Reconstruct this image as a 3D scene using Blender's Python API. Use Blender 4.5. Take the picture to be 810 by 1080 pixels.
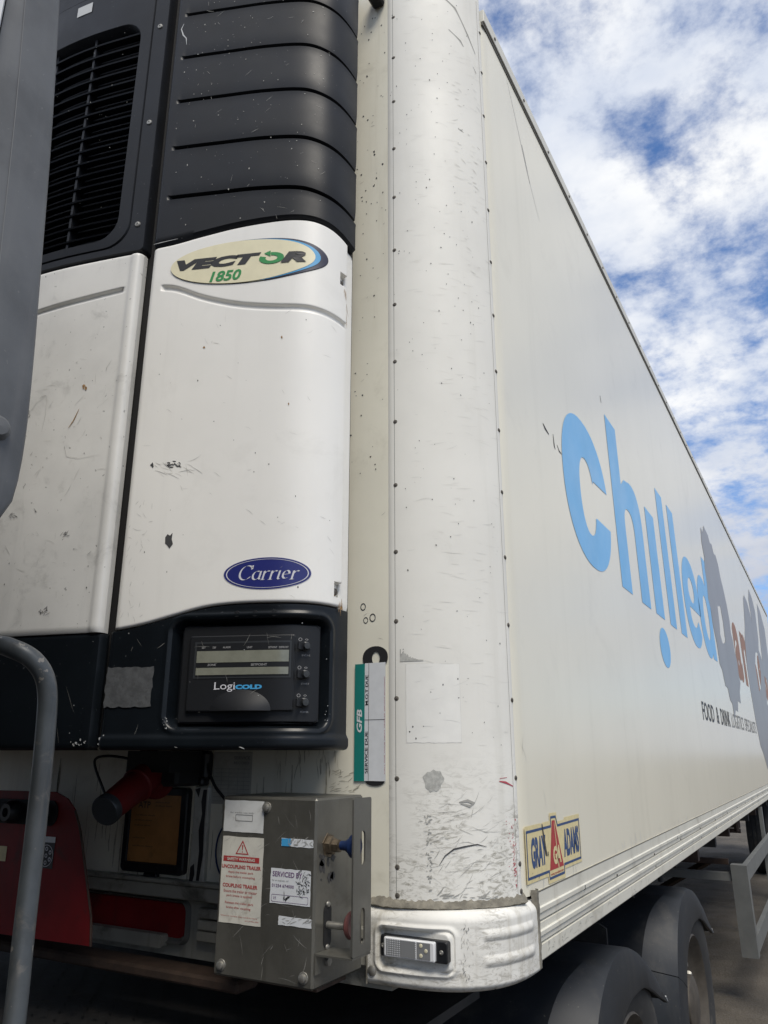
import bpy, math, random
from mathutils import Vector
R_ = math.radians
random.seed(7)
for o in list(bpy.data.objects): bpy.data.objects.remove(o)
S = bpy.context.scene
COL = S.collection

# ------------------------------------------------------------------ camera
cam = bpy.data.cameras.new('camera'); co = bpy.data.objects.new('camera', cam); COL.objects.link(co)
co.location = (0.668, -1.676, 1.581)
co.rotation_euler = (R_(90 + 17.42), 0, R_(29.06))
cam.sensor_fit = 'VERTICAL'; cam.sensor_height = 36.0; cam.lens = 812.0 / 1080.0 * 36.0
cam.clip_start = 0.05; cam.clip_end = 2000
S.camera = co
S.view_settings.view_transform = 'Standard'; S.view_settings.look = 'None'
S.view_settings.gamma = 1; S.view_settings.use_curve_mapping = False
S.view_settings.exposure = 0.52

# ------------------------------------------------------------------ sky and sun
SUN_EL, SUN_AZ = 56, 135           # azimuth measured clockwise from +Y
W = bpy.data.worlds.new('World'); S.world = W; W.use_nodes = True
nt = W.node_tree; nt.nodes.clear()
def N(t, **kw):
    n = nt.nodes.new(t)
    for k, v in kw.items(): setattr(n, k, v)
    return n
def L(a, b): nt.links.new(a, b)
out = N('ShaderNodeOutputWorld'); bg = N('ShaderNodeBackground'); L(bg.outputs[0], out.inputs[0])
bg.inputs[1].default_value = 0.1
sky = N('ShaderNodeTexSky', sky_type='NISHITA', sun_disc=False, sun_elevation=R_(SUN_EL), sun_rotation=R_(SUN_AZ))
sky.air_density = 1.0; sky.dust_density = 0.6; sky.ozone_density = 2.5
tc = N('ShaderNodeTexCoord'); sep = N('ShaderNodeSeparateXYZ'); L(tc.outputs['Generated'], sep.inputs[0])
zz = N('ShaderNodeMath', operation='MAXIMUM'); L(sep.outputs[2], zz.inputs[0]); zz.inputs[1].default_value = 0.0
za = N('ShaderNodeMath', operation='ADD'); L(zz.outputs[0], za.inputs[0]); za.inputs[1].default_value = 0.30
dx = N('ShaderNodeMath', operation='DIVIDE'); L(sep.outputs[0], dx.inputs[0]); L(za.outputs[0], dx.inputs[1])
dy = N('ShaderNodeMath', operation='DIVIDE'); L(sep.outputs[1], dy.inputs[0]); L(za.outputs[0], dy.inputs[1])
cp = N('ShaderNodeCombineXYZ'); L(dx.outputs[0], cp.inputs[0]); L(dy.outputs[0], cp.inputs[1])
def noise(scale, detail, rough, dist, off=(0, 0, 0), sc=(1, 1, 1)):
    m = N('ShaderNodeMapping'); m.inputs['Location'].default_value = off; m.inputs['Scale'].default_value = sc
    L(cp.outputs[0], m.inputs[0])
    n = N('ShaderNodeTexNoise'); n.inputs['Scale'].default_value = scale; n.inputs['Detail'].default_value = detail
    n.inputs['Roughness'].default_value = rough; n.inputs['Distortion'].default_value = dist
    L(m.outputs[0], n.inputs['Vector']); return n.outputs[0]
def ramp(x, a, b):
    r = N('ShaderNodeMapRange', interpolation_type='SMOOTHSTEP'); L(x, r.inputs[0])
    r.inputs[1].default_value = a; r.inputs[2].default_value = b; return r.outputs[0]
def mth(op, a, b):
    m = N('ShaderNodeMath', operation=op); m.use_clamp = False
    for i, v in enumerate((a, b)):
        if isinstance(v, (int, float)): m.inputs[i].default_value = v
        else: L(v, m.inputs[i])
    return m.outputs[0]
big = noise(2.0, 3, 0.5, 0.1, (3.1, 1.7, 0))
mid = noise(7.5, 10, 0.62, 0.08, (0.4, 5.2, 0), (1.0, 1.0, 1))
fine = noise(20.0, 8, 0.62, 0.0, (7.3, 2.1, 0))
cov = mth('ADD', mth('MULTIPLY', big, 0.62), mth('ADD', mth('MULTIPLY', mid, 0.80), mth('MULTIPLY', fine, 0.34)))
cov = ramp(cov, 0.67, 0.96)
shade = noise(3.4, 6, 0.55, 0.1, (1.9, 8.8, 0))
ccol = N('ShaderNodeMix', data_type='RGBA')
L(ramp(shade, 0.38, 0.62), ccol.inputs[0])
ccol.inputs[6].default_value = (4.9, 5.3, 6.1, 1); ccol.inputs[7].default_value = (7.1, 7.15, 7.2, 1)
mx = N('ShaderNodeMix', data_type='RGBA'); L(cov, mx.inputs[0]); tint = N('ShaderNodeMix', data_type='RGBA', blend_type='MULTIPLY'); tint.inputs[0].default_value = 1; L(sky.outputs[0], tint.inputs[6]); tint.inputs[7].default_value = (.72, .93, 1.18, 1); L(tint.outputs[2], mx.inputs[6])
dim = N('ShaderNodeMix', data_type='RGBA'); L(ramp(sep.outputs[2], 0.10, 0.42), dim.inputs[0]); dim.inputs[6].default_value = (3.2, 3.5, 4.3, 1); L(ccol.outputs[2], dim.inputs[7])
L(dim.outputs[2], mx.inputs[7])
L(mx.outputs[2], bg.inputs[0])

sun = bpy.data.lights.new('sun', 'SUN'); sun.energy = 2.1; sun.angle = R_(25); sun.color = (1, .93, .82)
so = bpy.data.objects.new('sun', sun); COL.objects.link(so)
_d = Vector((math.sin(R_(SUN_AZ)) * math.cos(R_(SUN_EL)), math.cos(R_(SUN_AZ)) * math.cos(R_(SUN_EL)), math.sin(R_(SUN_EL))))
so.rotation_euler = (-_d).to_track_quat('-Z', 'Y').to_euler(); so.location = (20, -10, 30)

# ------------------------------------------------------------------ materials
def mat(name, base, rough=.5, metal=0., var=0., vscale=2., dirt=None, streak=None, bump=0., bscale=60., coat=0., spec=.5,
        bdist=.002, rvar=0., speck=None, band=None):
    m = bpy.data.materials.new(name); m.use_nodes = True; t = m.node_tree; b = t.nodes['Principled BSDF']
    def n(ty): return t.nodes.new(ty)
    geo = n('ShaderNodeNewGeometry')
    def nz(scale, detail=5, rough_=.55, sc=(1, 1, 1), dist=0.):
        mp = n('ShaderNodeMapping'); mp.inputs['Scale'].default_value = sc; t.links.new(geo.outputs['Position'], mp.inputs[0])
        x = n('ShaderNodeTexNoise'); x.inputs['Scale'].default_value = scale; x.inputs['Detail'].default_value = detail
        x.inputs['Roughness'].default_value = rough_; x.inputs['Distortion'].default_value = dist
        t.links.new(mp.outputs[0], x.inputs['Vector']); return x.outputs[0]
    def rp(x, a, b_, o0=0., o1=1.):
        r = n('ShaderNodeMapRange'); r.interpolation_type = 'SMOOTHSTEP'; t.links.new(x, r.inputs[0])
        for i, v in enumerate((a, b_, o0, o1)): r.inputs[1 + i].default_value = v
        return r.outputs[0]
    def mix(f, a, c):
        x = n('ShaderNodeMix'); x.data_type = 'RGBA'; t.links.new(f, x.inputs[0])
        for i, v in ((6, a), (7, c)):
            if isinstance(v, tuple): x.inputs[i].default_value = (*v, 1)
            else: t.links.new(v, x.inputs[i])
        return x.outputs[2]
    c = base
    if var:
        lo = tuple(v * (1 - var) for v in base); hi = tuple(min(1, v * (1 + var * .6)) for v in base)
        c = mix(rp(nz(vscale, 6, .6), .3, .7), lo, hi)
    if streak:                                     # vertical run-off staining
        col, amt, sx = streak
        c = mix(rp(nz(sx, 6, .65, (1, 1, .06)), .52, .78, 0, amt), c, col)
    if dirt:                                       # patches of grime
        col, amt, ds = dirt
        c = mix(rp(nz(ds, 9, .68, dist=.4), .54, .72, 0, amt), c, col)
    if speck:                                      # tiny chips and fly specks
        col, amt, ss, th = speck
        c = mix(rp(nz(ss, 3, .5), th, th + .03, 0, amt), c, col)
    if band:                                       # rubbed and scratched zone near a height range
        col, amt, z0, z1, bs = band
        sx = n('ShaderNodeSeparateXYZ'); t.links.new(geo.outputs['Position'], sx.inputs[0])
        mm = n('ShaderNodeMath'); mm.operation = 'MULTIPLY'
        t.links.new(rp(nz(bs, 9, .74, (1, 1, 2.8), 1.1), .46, .64, 0, amt), mm.inputs[0]); t.links.new(rp(sx.outputs[2], z0, z1, 1, 0), mm.inputs[1])
        m2 = n('ShaderNodeMath'); m2.operation = 'MULTIPLY'; t.links.new(mm.outputs[0], m2.inputs[0]); t.links.new(rp(nz(7, 3, .5), .36, .56), m2.inputs[1])
        c = mix(m2.outputs[0], c, col)
    if isinstance(c, tuple): b.inputs['Base Color'].default_value = (*c, 1)
    else: t.links.new(c, b.inputs['Base Color'])
    b.inputs['Roughness'].default_value = rough
    if rvar: t.links.new(rp(nz(6, 6, .6), .3, .7, max(0, rough - rvar), min(1, rough + rvar)), b.inputs['Roughness'])
    b.inputs['Metallic'].default_value = metal; b.inputs['Specular IOR Level'].default_value = spec
    if coat: b.inputs['Coat Weight'].default_value = coat; b.inputs['Coat Roughness'].default_value = .12
    if bump:
        bp = n('ShaderNodeBump'); bp.inputs['Strength'].default_value = bump; bp.inputs['Distance'].default_value = bdist
        t.links.new(nz(bscale, 5, .6), bp.inputs['Height']); t.links.new(bp.outputs[0], b.inputs['Normal'])
    return m

M = dict(
    gel=mat('trailer cream gel coat', (.79, .755, .63), .22, var=.025, vscale=1.3, streak=((.60, .57, .46), .25, 7), dirt=((.62, .59, .49), .25, 3), spec=.38),
    gelfront=mat('front wall cream gel coat', (.78, .755, .64), .45, var=.05, vscale=3, streak=((.42, .38, .28), .4, 13), dirt=((.36, .33, .25), .3, 5), bump=.05, bscale=40),
    gellow=mat('lower wall grime and painted shade', (.30, .295, .26), .6, var=.2, vscale=5, streak=((.06, .055, .045), .85, 14), dirt=((.05, .045, .035), .8, 6), bump=.1, bscale=50),  # cream darkened to carry the shade under the unit, plus real grime
    post=mat('painted corner post', (.745, .735, .685), .55, spec=.35, var=.05, vscale=2.5, streak=((.52, .51, .45), .3, 12), dirt=((.5, .49, .44), .22, 7), bump=.12, bscale=9, bdist=.004, rvar=.08, band=((.25, .235, .19), .85, 1.38, 1.62, 30)),
    cast=mat('white corner casting', (.72, .71, .665), .62, spec=.3, var=.1, vscale=9, streak=((.34, .31, .24), .65, 22), dirt=((.28, .255, .19), .55, 13), bump=.1, bscale=40, band=((.26, .24, .2), .6, 1.3, 1.4, 40)),
    rail=mat('cream rail', (.64, .625, .55), .42, var=.06, vscale=4, streak=((.36, .33, .26), .5, 16), dirt=((.25, .23, .18), .45, 5), bump=.04, bscale=60),
    railgap=mat('rail seam', (.10, .095, .08), .7),
    grime=mat('caked sealant grime', (.20, .185, .15), .9, var=.35, vscale=40, bump=.6, bscale=70, bdist=.004),
    white=mat('unit white shell', (.83, .82, .78), .34, var=.035, vscale=2.5, streak=((.60, .59, .55), .25, 16), dirt=((.55, .54, .5), .16, 6), bump=.03, bscale=120, rvar=.06),
    whitedirty=mat('unit white shell soiled', (.72, .715, .685), .4, var=.09, vscale=4, streak=((.45, .45, .43), .45, 12), dirt=((.36, .36, .34), .5, 9), speck=((.2, .2, .19), .7, 70, .70), bump=.04, bscale=120),
    black=mat('black grained plastic', (.011, .0125, .016), .46, spec=.28, var=.25, vscale=5, bump=.12, bscale=900, bdist=.0006, rvar=.06, speck=((.2, .2, .2), .5, 130, .72)),
    blackin=mat('black interior', (.008, .008, .009), .7),
    navy=mat('dark blue black plastic', (.0065, .0088, .0115), .30, var=.2, vscale=6, spec=.28, speck=((.16, .17, .18), .5, 150, .72)),
    panelblk=mat('control panel black', (.012, .013, .015), .42, spec=.35, bump=.08, bscale=800, bdist=.0005),
    panelgloss=mat('smooth black plastic', (.016, .017, .019), .3),
    panelgrey=mat('display surround grey', (.028, .031, .034), .4),
    lcd=mat('unlit display', (.20, .205, .165), .2, var=.12, vscale=30, coat=.5),
    defl=mat('grey moulded plastic', (.10, .105, .11), .5, var=.3, vscale=7, streak=((.15, .15, .15), .5, 26), bump=.15, bscale=700, bdist=.0006, dirt=((.15, .15, .15), .3, 12), speck=((.2, .2, .2), .4, 160, .7)),
    cab=mat('white cab paint', (.75, .75, .74), .25, coat=.6),
    glass=mat('tinted glass', (.02, .025, .025), .05, spec=.8),
    tube=mat('grey painted tube', (.066, .074, .079), .4, metal=.2, var=.25, vscale=14, dirt=((.17, .155, .135), .6, 30), streak=((.14, .13, .12), .5, 60), rvar=.14, speck=((.25, .23, .2), .8, 55, .66), bump=.12, bscale=90),
    mud=mat('dark grey mudguard plastic', (.017, .020, .0245), .5, var=.2, vscale=5, bump=.1, bscale=500, bdist=.0008, dirt=((.075, .07, .06), .35, 6), streak=((.06, .058, .054), .4, 14), speck=((.12, .115, .10), .6, 110, .70), spec=.4),
    rubber=mat('tyre rubber', (.022, .022, .022), .8, var=.2, vscale=9, dirt=((.085, .075, .06), .6, 9), bump=.15, bscale=120),
    rim=mat('dusty steel rim', (.07, .060, .048), .65, metal=.2, var=.25, vscale=20, dirt=((.07, .06, .05), .6, 22)),
    chassis=mat('grimy black chassis steel', (.030, .028, .026), .65, var=.3, vscale=10, dirt=((.07, .055, .042), .6, 8), bump=.2, bscale=60),
    rust=mat('rusty brown steel', (.055, .034, .024), .8, var=.35, vscale=20, dirt=((.05, .035, .028), .6, 14), bump=.3, bscale=90),
    galv=mat('weathered aluminium', (.17, .175, .168), .5, metal=.3, var=.12, vscale=8, streak=((.22, .21, .19), .4, 20), dirt=((.2, .19, .17), .4, 10), bump=.05, bscale=100),
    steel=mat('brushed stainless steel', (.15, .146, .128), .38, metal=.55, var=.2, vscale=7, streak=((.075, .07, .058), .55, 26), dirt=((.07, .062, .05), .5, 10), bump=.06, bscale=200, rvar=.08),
    bolt=mat('zinc bolt', (.34, .33, .30), .45, metal=.7, var=.25, vscale=60),
    screw=mat('oxidised screw', (.10, .09, .08), .6, metal=.3, var=.4, vscale=120),
    brass=mat('dirty brass', (.15, .12, .085), .5, metal=.7, var=.3, vscale=80),
    bluek=mat('blue plastic knob', (.012, .03, .10), .4),
    redk=mat('faded red knob', (.16, .06, .055), .5, var=.2, vscale=60),
    paper=mat('weathered white label', (.60, .61, .60), .5, var=.09, vscale=35, dirt=((.30, .29, .26), .5, 40)),
    whitep=mat('white label', (.66, .68, .70), .4, var=.05, vscale=40),
    oldpaper=mat('aged cream label', (.60, .585, .52), .5, var=.08, vscale=30, dirt=((.34, .30, .24), .55, 34)),
    dimpaper=mat('grimy paper record', (.44, .44, .40), .6, var=.12, vscale=20, dirt=((.12, .11, .09), .4, 20)),
    cream=mat('cream decal', (.76, .71, .50), .35, var=.04, vscale=30),
    yellow=mat('pale yellow decal', (.70, .60, .33), .45, var=.07, vscale=60, dirt=((.42, .36, .2), .45, 50)),
    inkk=mat('black ink', (.02, .02, .022), .5),
    inkg=mat('grey ink', (.20, .20, .195), .5),
    inkb=mat('blue decal', (.035, .075, .19), .45, var=.1, vscale=80),
    navyd=mat('navy oval decal', (.022, .028, .16), .3),
    navyk=mat('navy ink', (.02, .022, .05), .4),
    lilac=mat('lilac ink', (.13, .06, .16), .5),
    inkr=mat('red decal', (.40, .045, .045), .45, var=.12, vscale=80),
    green=mat('green decal', (.035, .26, .075), .4),
    teal=mat('teal decal', (.015, .20, .175), .4, var=.05, vscale=40),
    sky=mat('sky blue vinyl', (.14, .45, .80), .34, var=.05, vscale=2.5, rvar=.05),
    cyan=mat('cyan ink', (.06, .33, .62), .4),
    silverink=mat('silver ink', (.62, .62, .66), .4),
    brown=mat('brown vinyl', (.30, .125, .045), .45, var=.15, vscale=6),
    pinkish=mat('faded pink brown vinyl', (.42, .27, .23), .45, var=.1, vscale=6),
    grey=mat('grey vinyl', (.255, .26, .27), .38, var=.08, vscale=2),
    tape=mat('crazed silver tape', (.085, .089, .093), .5, var=.25, vscale=60, dirt=((.05, .05, .05), .8, 110), bump=.4, bscale=120, bdist=.001),
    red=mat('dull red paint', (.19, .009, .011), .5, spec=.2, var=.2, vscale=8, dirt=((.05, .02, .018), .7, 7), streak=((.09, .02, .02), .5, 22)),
    redplug=mat('red moulded plastic', (.13, .011, .011), .5, spec=.25, var=.12, vscale=20, dirt=((.09, .02, .02), .5, 16)),
    orange=mat('brown orange document', (.38, .18, .06), .5, var=.2, vscale=14, dirt=((.07, .04, .02), .5, 12)),
    lens=mat('clear ribbed lens', (.74, .75, .76), .15, coat=.8),
    lensgrid=mat('lens facets', (.20, .205, .21), .2),
    led=mat('led chip', (.62, .58, .42), .3),
    scuff=mat('black scuff', (.05, .05, .052), .7),
    scuffg=mat('grey scuff', (.33, .325, .30), .6),
    faintink=mat('worn printed marking', (.26, .26, .26), .5),
    runoff=mat('brown run-off stain', (.46, .43, .34), .7, var=.3, vscale=60),
    foldline=mat('pale fold line', (.17, .17, .17), .5),
    scuffw=mat('light scuff', (.52, .515, .49), .5),
    scufff=mat('faint scuff', (.55, .55, .52), .5),
    postpale=mat('pale glue patch', (.765, .76, .72), .5, var=.04, vscale=20),
    scuffr=mat('red scuff', (.42, .07, .09), .6),
    rusts=mat('rust stain', (.32, .19, .08), .8, var=.3, vscale=120),
    chip=mat('pale chip', (.45, .46, .46), .6),
    silverpatch=mat('bare patch', (.45, .45, .42), .5, var=.25, vscale=90, dirt=((.2, .2, .18), .6, 80)),
)

# ------------------------------------------------------------------ mesh builder
class MB:
    def __init__(s): s.v = []; s.f = []; s.fm = []; s.mats = []; s.cur = 0
    def m(s, key):
        mm = M[key]
        if mm not in s.mats: s.mats.append(mm)
        s.cur = s.mats.index(mm); return s
    def add(s, vs, fs):
        k = len(s.v); s.v += [tuple(p) for p in vs]
        for f in fs: s.f.append([i + k for i in f]); s.fm.append(s.cur)
        return s
    def grid(s, P, nu, nv, closeu=False, flip=False):
        vs = [P(i, j) for j in range(nv + 1) for i in range(nu + (0 if closeu else 1))]
        w = nu + (0 if closeu else 1); fs = []
        for j in range(nv):
            for i in range(nu):
                i2 = (i + 1) % w if closeu else i + 1
                q = [j * w + i, j * w + i2, (j + 1) * w + i2, (j + 1) * w + i]
                fs.append(q[::-1] if flip else q)
        return s.add(vs, fs)
    def box(s, a, b, bev=0.0, rot=None, c=None):
        x0, y0, z0 = a; x1, y1, z1 = b
        if bev <= 0:
            vs = [(x, y, z) for z in (z0, z1) for y in (y0, y1) for x in (x0, x1)]
            fs = [(0, 2, 3, 1), (4, 5, 7, 6), (0, 1, 5, 4), (2, 6, 7, 3), (0, 4, 6, 2), (1, 3, 7, 5)]
        else:                                    # chamfered box
            vs = []; 
            idx = {}
            for sx in (0, 1):
                for sy in (0, 1):
                    for sz in (0, 1):
                        X = x1 if sx else x0; Y = y1 if sy else y0; Zz = z1 if sz else z0
                        ix = X + (-bev if sx else bev); iy = Y + (-bev if sy else bev); iz = Zz + (-bev if sz else bev)
                        for a_, p in (('x', (X, iy, iz)), ('y', (ix, Y, iz)), ('z', (ix, iy, Zz))):
                            idx[(sx, sy, sz, a_)] = len(vs); vs.append(p)
            g = lambda *k: idx[k]
            fs = []
            for s_ in (0, 1):
                fs.append([g(s_, 0, 0, 'x'), g(s_, 1, 0, 'x'), g(s_, 1, 1, 'x'), g(s_, 0, 1, 'x')][::1 if s_ else -1])
                fs.append([g(0, s_, 0, 'y'), g(0, s_, 1, 'y'), g(1, s_, 1, 'y'), g(1, s_, 0, 'y')][::1 if s_ else -1])
                fs.append([g(0, 0, s_, 'z'), g(1, 0, s_, 'z'), g(1, 1, s_, 'z'), g(0, 1, s_, 'z')][::1 if s_ else -1])
            for p in (0, 1):
                for q in (0, 1):
                    k = 1 if p ^ q else -1
                    fs.append([g(p, q, 0, 'x'), g(p, q, 1, 'x'), g(p, q, 1, 'y'), g(p, q, 0, 'y')][::k])
                    fs.append([g(p, 0, q, 'z'), g(p, 1, q, 'z'), g(p, 1, q, 'x'), g(p, 0, q, 'x')][::k])
                    fs.append([g(0, p, q, 'y'), g(1, p, q, 'y'), g(1, p, q, 'z'), g(0, p, q, 'z')][::k])
                    for r in (0, 1):
                        fs.append([g(p, q, r, 'x'), g(p, q, r, 'y'), g(p, q, r, 'z')])
        if rot is not None: vs = [tuple(c + rot @ (Vector(p) - c)) for p in vs]
        return s.add(vs, fs)
    def tube(s, pts, r, n=14, cap=True):
        pts = [Vector(p) for p in pts]; rr = r if isinstance(r, (list, tuple)) else [r] * len(pts)
        up = None; rings = []
        for i, p in enumerate(pts):
            t = (pts[min(i + 1, len(pts) - 1)] - pts[max(i - 1, 0)]).normalized()
            if up is None:
                up = t.orthogonal().normalized()
            up = (up - t * up.dot(t)).normalized(); w = t.cross(up)
            rings.append([p + (up * math.cos(2 * math.pi * k / n) + w * math.sin(2 * math.pi * k / n)) * rr[i] for k in range(n)])
        s.grid(lambda i, j: rings[j][i], n, len(pts) - 1, closeu=True)
        if cap:
            s.add(rings[0], [list(range(n))[::-1]]); s.add(rings[-1], [list(range(n))])
        return s
    def lathe(s, o, axis, prof, n=20, cap=True):           # prof: (distance along axis, radius)
        o = Vector(o); a = Vector(axis).normalized(); u = a.orthogonal().normalized(); w = a.cross(u)
        vs = [[o + a * h + (u * math.cos(2 * math.pi * k / n) + w * math.sin(2 * math.pi * k / n)) * r for k in range(n)] for h, r in prof]
        s.grid(lambda i, j: vs[j][i], n, len(prof) - 1, closeu=True)
        if not cap: return s
        if prof[-1][1] > 1e-5: s.add(vs[-1], [list(range(n))])
        if prof[0][1] > 1e-5: s.add(vs[0], [list(range(n))[::-1]])
        return s
    def prism(s, poly, P, t0, t1):               # outline in (a,b), P(a,b,t)
        n = len(poly); vs = [P(a, b, t0) for a, b in poly] + [P(a, b, t1) for a, b in poly]
        fs = [list(range(n))[::-1], list(range(n, 2 * n))] + [[i, (i + 1) % n, n + (i + 1) % n, n + i] for i in range(n)]
        return s.add(vs, fs)
    def flat(s, poly, P, off, holes=()):         # filled outline mapped on a surface
        from mathutils.geometry import tessellate_polygon
        loops = [poly] + list(holes)
        tri = tessellate_polygon([[Vector((a, b, 0)) for a, b in lp] for lp in loops])
        allp = [p for lp in loops for p in lp]
        return s.add([P(a, b, off) for a, b in allp], [list(t) for t in tri])
    def patch(s, a0, a1, b0, b1, P, off, na=8, nb=8, rag=0.0):   # rectangle following a curved surface
        def q(i, j):
            a = a0 + (a1 - a0) * i / na; b = b0 + (b1 - b0) * j / nb
            if rag and (i in (0, na) or j in (0, nb)): a += random.uniform(-rag, rag); b += random.uniform(-rag, rag)
            return P(a, b, off)
        return s.grid(q, na, nb)
    def oval(s, ca, cb, ra, rb, P, off, n=48, rings=6, sk=0., inner=0., tilt=0., a0=0., a1=2 * math.pi):
        full = a1 - a0 > 6.28
        def q(i, j):
            th = a0 + (a1 - a0) * i / n; k = inner + (1 - inner) * j / rings
            x = ra * k * math.cos(th); y = rb * k * math.sin(th)
            return P(ca + x + sk * y, cb + y + tilt * x, off)
        return s.grid(q, n, rings, closeu=full)
    def text(s, body, box, P, off, bold=0.0, shear=0.0, sub=0):
        c = bpy.data.curves.new('txt', 'FONT'); c.body = body; c.offset = bold; c.shear = shear; c.resolution_u = 3
        o = bpy.data.objects.new('txt', c); COL.objects.link(o)
        me = o.to_mesh(); vs = [(v.co.x, v.co.y) for v in me.vertices]; fs = [list(p.vertices) for p in me.polygons]
        o.to_mesh_clear(); bpy.data.objects.remove(o); bpy.data.curves.remove(c)
        xs = [v[0] for v in vs]; ys = [v[1] for v in vs]; X0, X1, Y0, Y1 = min(xs), max(xs), min(ys), max(ys)
        a0, a1, b0, b1 = box
        return s.add([P(a0 + (x - X0) / (X1 - X0) * (a1 - a0), b0 + (y - Y0) / (Y1 - Y0) * (b1 - b0), off) for x, y in vs], fs)
    def stroke(s, pts, w, P, off, taper=True):   # a thin tapered mark
        n = len(pts); l = []; r = []
        for i, (a, b) in enumerate(pts):
            a2, b2 = pts[min(i + 1, n - 1)]; a1, b1 = pts[max(i - 1, 0)]
            ta, tb = a2 - a1, b2 - b1; q = math.hypot(ta, tb) or 1
            k = w / 2 * (math.sin(math.pi * (i + .35) / (n - .3)) if taper else 1)
            l.append(P(a - tb / q * k, b + ta / q * k, off)); r.append(P(a + tb / q * k, b - ta / q * k, off))
        return s.add(l + r, [[i, i + 1, n + i + 1, n + i] for i in range(n - 1)])
    def scuffs(s, box, n, ln, w, ang, dang, P, off, bend=.09):
        for _ in range(n):
            a = random.uniform(box[0], box[1]); b = random.uniform(box[2], box[3]); l = random.uniform(*ln)
            t = ang + random.gauss(0, dang); k = random.gauss(0, bend); pts = []
            for i in range(5):
                pts.append((a, b)); a += math.cos(t) * l / 4; b += math.sin(t) * l / 4; t += k + random.gauss(0, .05)
            s.stroke(pts, random.uniform(*w), P, off)
        return s
    def flecks(s, box, n, r, P, off):
        for _ in range(n):
            a = random.uniform(box[0], box[1]); b = random.uniform(box[2], box[3]); rr = random.uniform(*r)
            e = random.uniform(.5, 1.8); k = random.randint(5, 8)
            pts = [(a + rr * math.cos(6.283 * i / k) * random.uniform(.5, 1.2), b + rr * e * math.sin(6.283 * i / k) * random.uniform(.5, 1.2)) for i in range(k)]
            vs = [P(p[0], p[1], off) for p in pts]
            s.add(vs, [list(range(k))])
        return s
    def build(s, name, parent=None, ang=35, label=None):
        me = bpy.data.meshes.new(name); L0 = parent_origin(parent)
        me.from_pydata([(x - L0[0], y - L0[1], z - L0[2]) for x, y, z in s.v], [], s.f)
        for mm in s.mats: me.materials.append(mm)
        me.polygons.foreach_set('material_index', s.fm)
        import bmesh
        bm = bmesh.new(); bm.from_mesh(me); bmesh.ops.recalc_face_normals(bm, faces=[f for f in bm.faces]); bm.to_mesh(me); bm.free()
        me.polygons.foreach_set('use_smooth', [True] * len(me.polygons))
        me.set_sharp_from_angle(angle=R_(ang))
        me.update()
        o = bpy.data.objects.new(name, me); COL.objects.link(o)
        if parent: o.parent = parent
        if label: o['label'] = label
        return o
def parent_origin(p):
    x = y = z = 0.
    while p is not None:
        x += p.location.x; y += p.location.y; z += p.location.z; p = p.parent
    return x, y, z
def thing(name, label, cat, loc, group=None):
    o = bpy.data.objects.new(name, None); COL.objects.link(o); o.location = loc; o.empty_display_size = .2
    o['label'] = label; o['category'] = cat
    if group: o['group'] = group
    return o
def sup(n, e): return math.copysign(abs(n) ** e, n)
def rr(a0, a1, b0, b1, r, n=6):                   # rounded rectangle outline
    pts = []
    for cx, cy, q in ((a1 - r, b1 - r, 0), (a0 + r, b1 - r, 1), (a0 + r, b0 + r, 2), (a1 - r, b0 + r, 3)):
        for i in range(n + 1):
            t = (q + i / n) * math.pi / 2; pts.append((cx + r * math.cos(t), cy + r * math.sin(t)))
    return pts
def loft(mb, loops, P, offs, capfirst=False, caplast=False):
    n = len(loops[0])
    mb.grid(lambda i, j: P(loops[j][i][0], loops[j][i][1], offs[j]), n, len(loops) - 1, closeu=True)
    if caplast: mb.flat(loops[-1], P, offs[-1])
    if capfirst: mb.flat(loops[0], P, offs[0])

# ------------------------------------------------------------------ surfaces everything is laid out on
SIDE = lambda y, z, o: (o, y, z)                  # trailer flank, x = 0
FRONT = lambda x, z, o: (x, -o, z)                # trailer front wall, y = 0
def CORN(a, z, o):                                # rounded corner post, a in metres of arc from the front face
    t = a / .25; return (-.25 + (.25 + o) * math.sin(t), .25 - (.25 + o) * math.cos(t), z)
PL = [(-2.25, -.27), (-1.72, -.42), (-1.43, -.485), (-1.25, -.50), (-1.07, -.485), (-.778, -.42), (-.42, -.292)]
def _plan():
    pts = [Vector(p) for p in PL]; p0 = pts[-1]; p1 = Vector((-.335, -.262)); p2 = Vector((-.294, -.23)); p3 = Vector((-.294, -.13))
    for i in range(1, 33):
        t = i / 32; pts.append((1 - t) ** 3 * p0 + 3 * (1 - t) ** 2 * t * p1 + 3 * (1 - t) * t * t * p2 + t ** 3 * p3)
    pts.append(Vector((-.296, -.095)))
    cum = [0.]
    for a, b in zip(pts, pts[1:]): cum.append(cum[-1] + (b - a).length)
    res = []; D = .005; n = int(cum[-1] / D); k = 0
    for i in range(n + 1):
        d = i * D
        while k < len(pts) - 2 and cum[k + 1] < d: k += 1
        res.append(pts[k].lerp(pts[k + 1], (d - cum[k]) / (cum[k + 1] - cum[k])))
    for _ in range(2):
        sm = []
        for i in range(len(res)):
            w = min(14 if i * D < 1.8 else 3, i, len(res) - 1 - i)
            q = Vector((0, 0))
            for j in range(i - w, i + w + 1): q += res[j]
            sm.append(q / (2 * w + 1))
        res = sm
    return res, D
UP_, UD = _plan()
UMAX = (len(UP_) - 1) * UD
def UNIT(s, z, o):                                # bowed face of the refrigeration unit: arc length, height, outward offset
    if s < 0: return (-2.25 - o, -.27 - s, z)
    s = min(s, UMAX - 1e-6); i = int(s / UD); f = s / UD - i
    p = UP_[i].lerp(UP_[i + 1], f); a = UP_[max(i - 1, 0)]; b = UP_[min(i + 2, len(UP_) - 1)]
    t = (b - a).normalized(); return (p.x + t.y * o, p.y - t.x * o, z)

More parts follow.
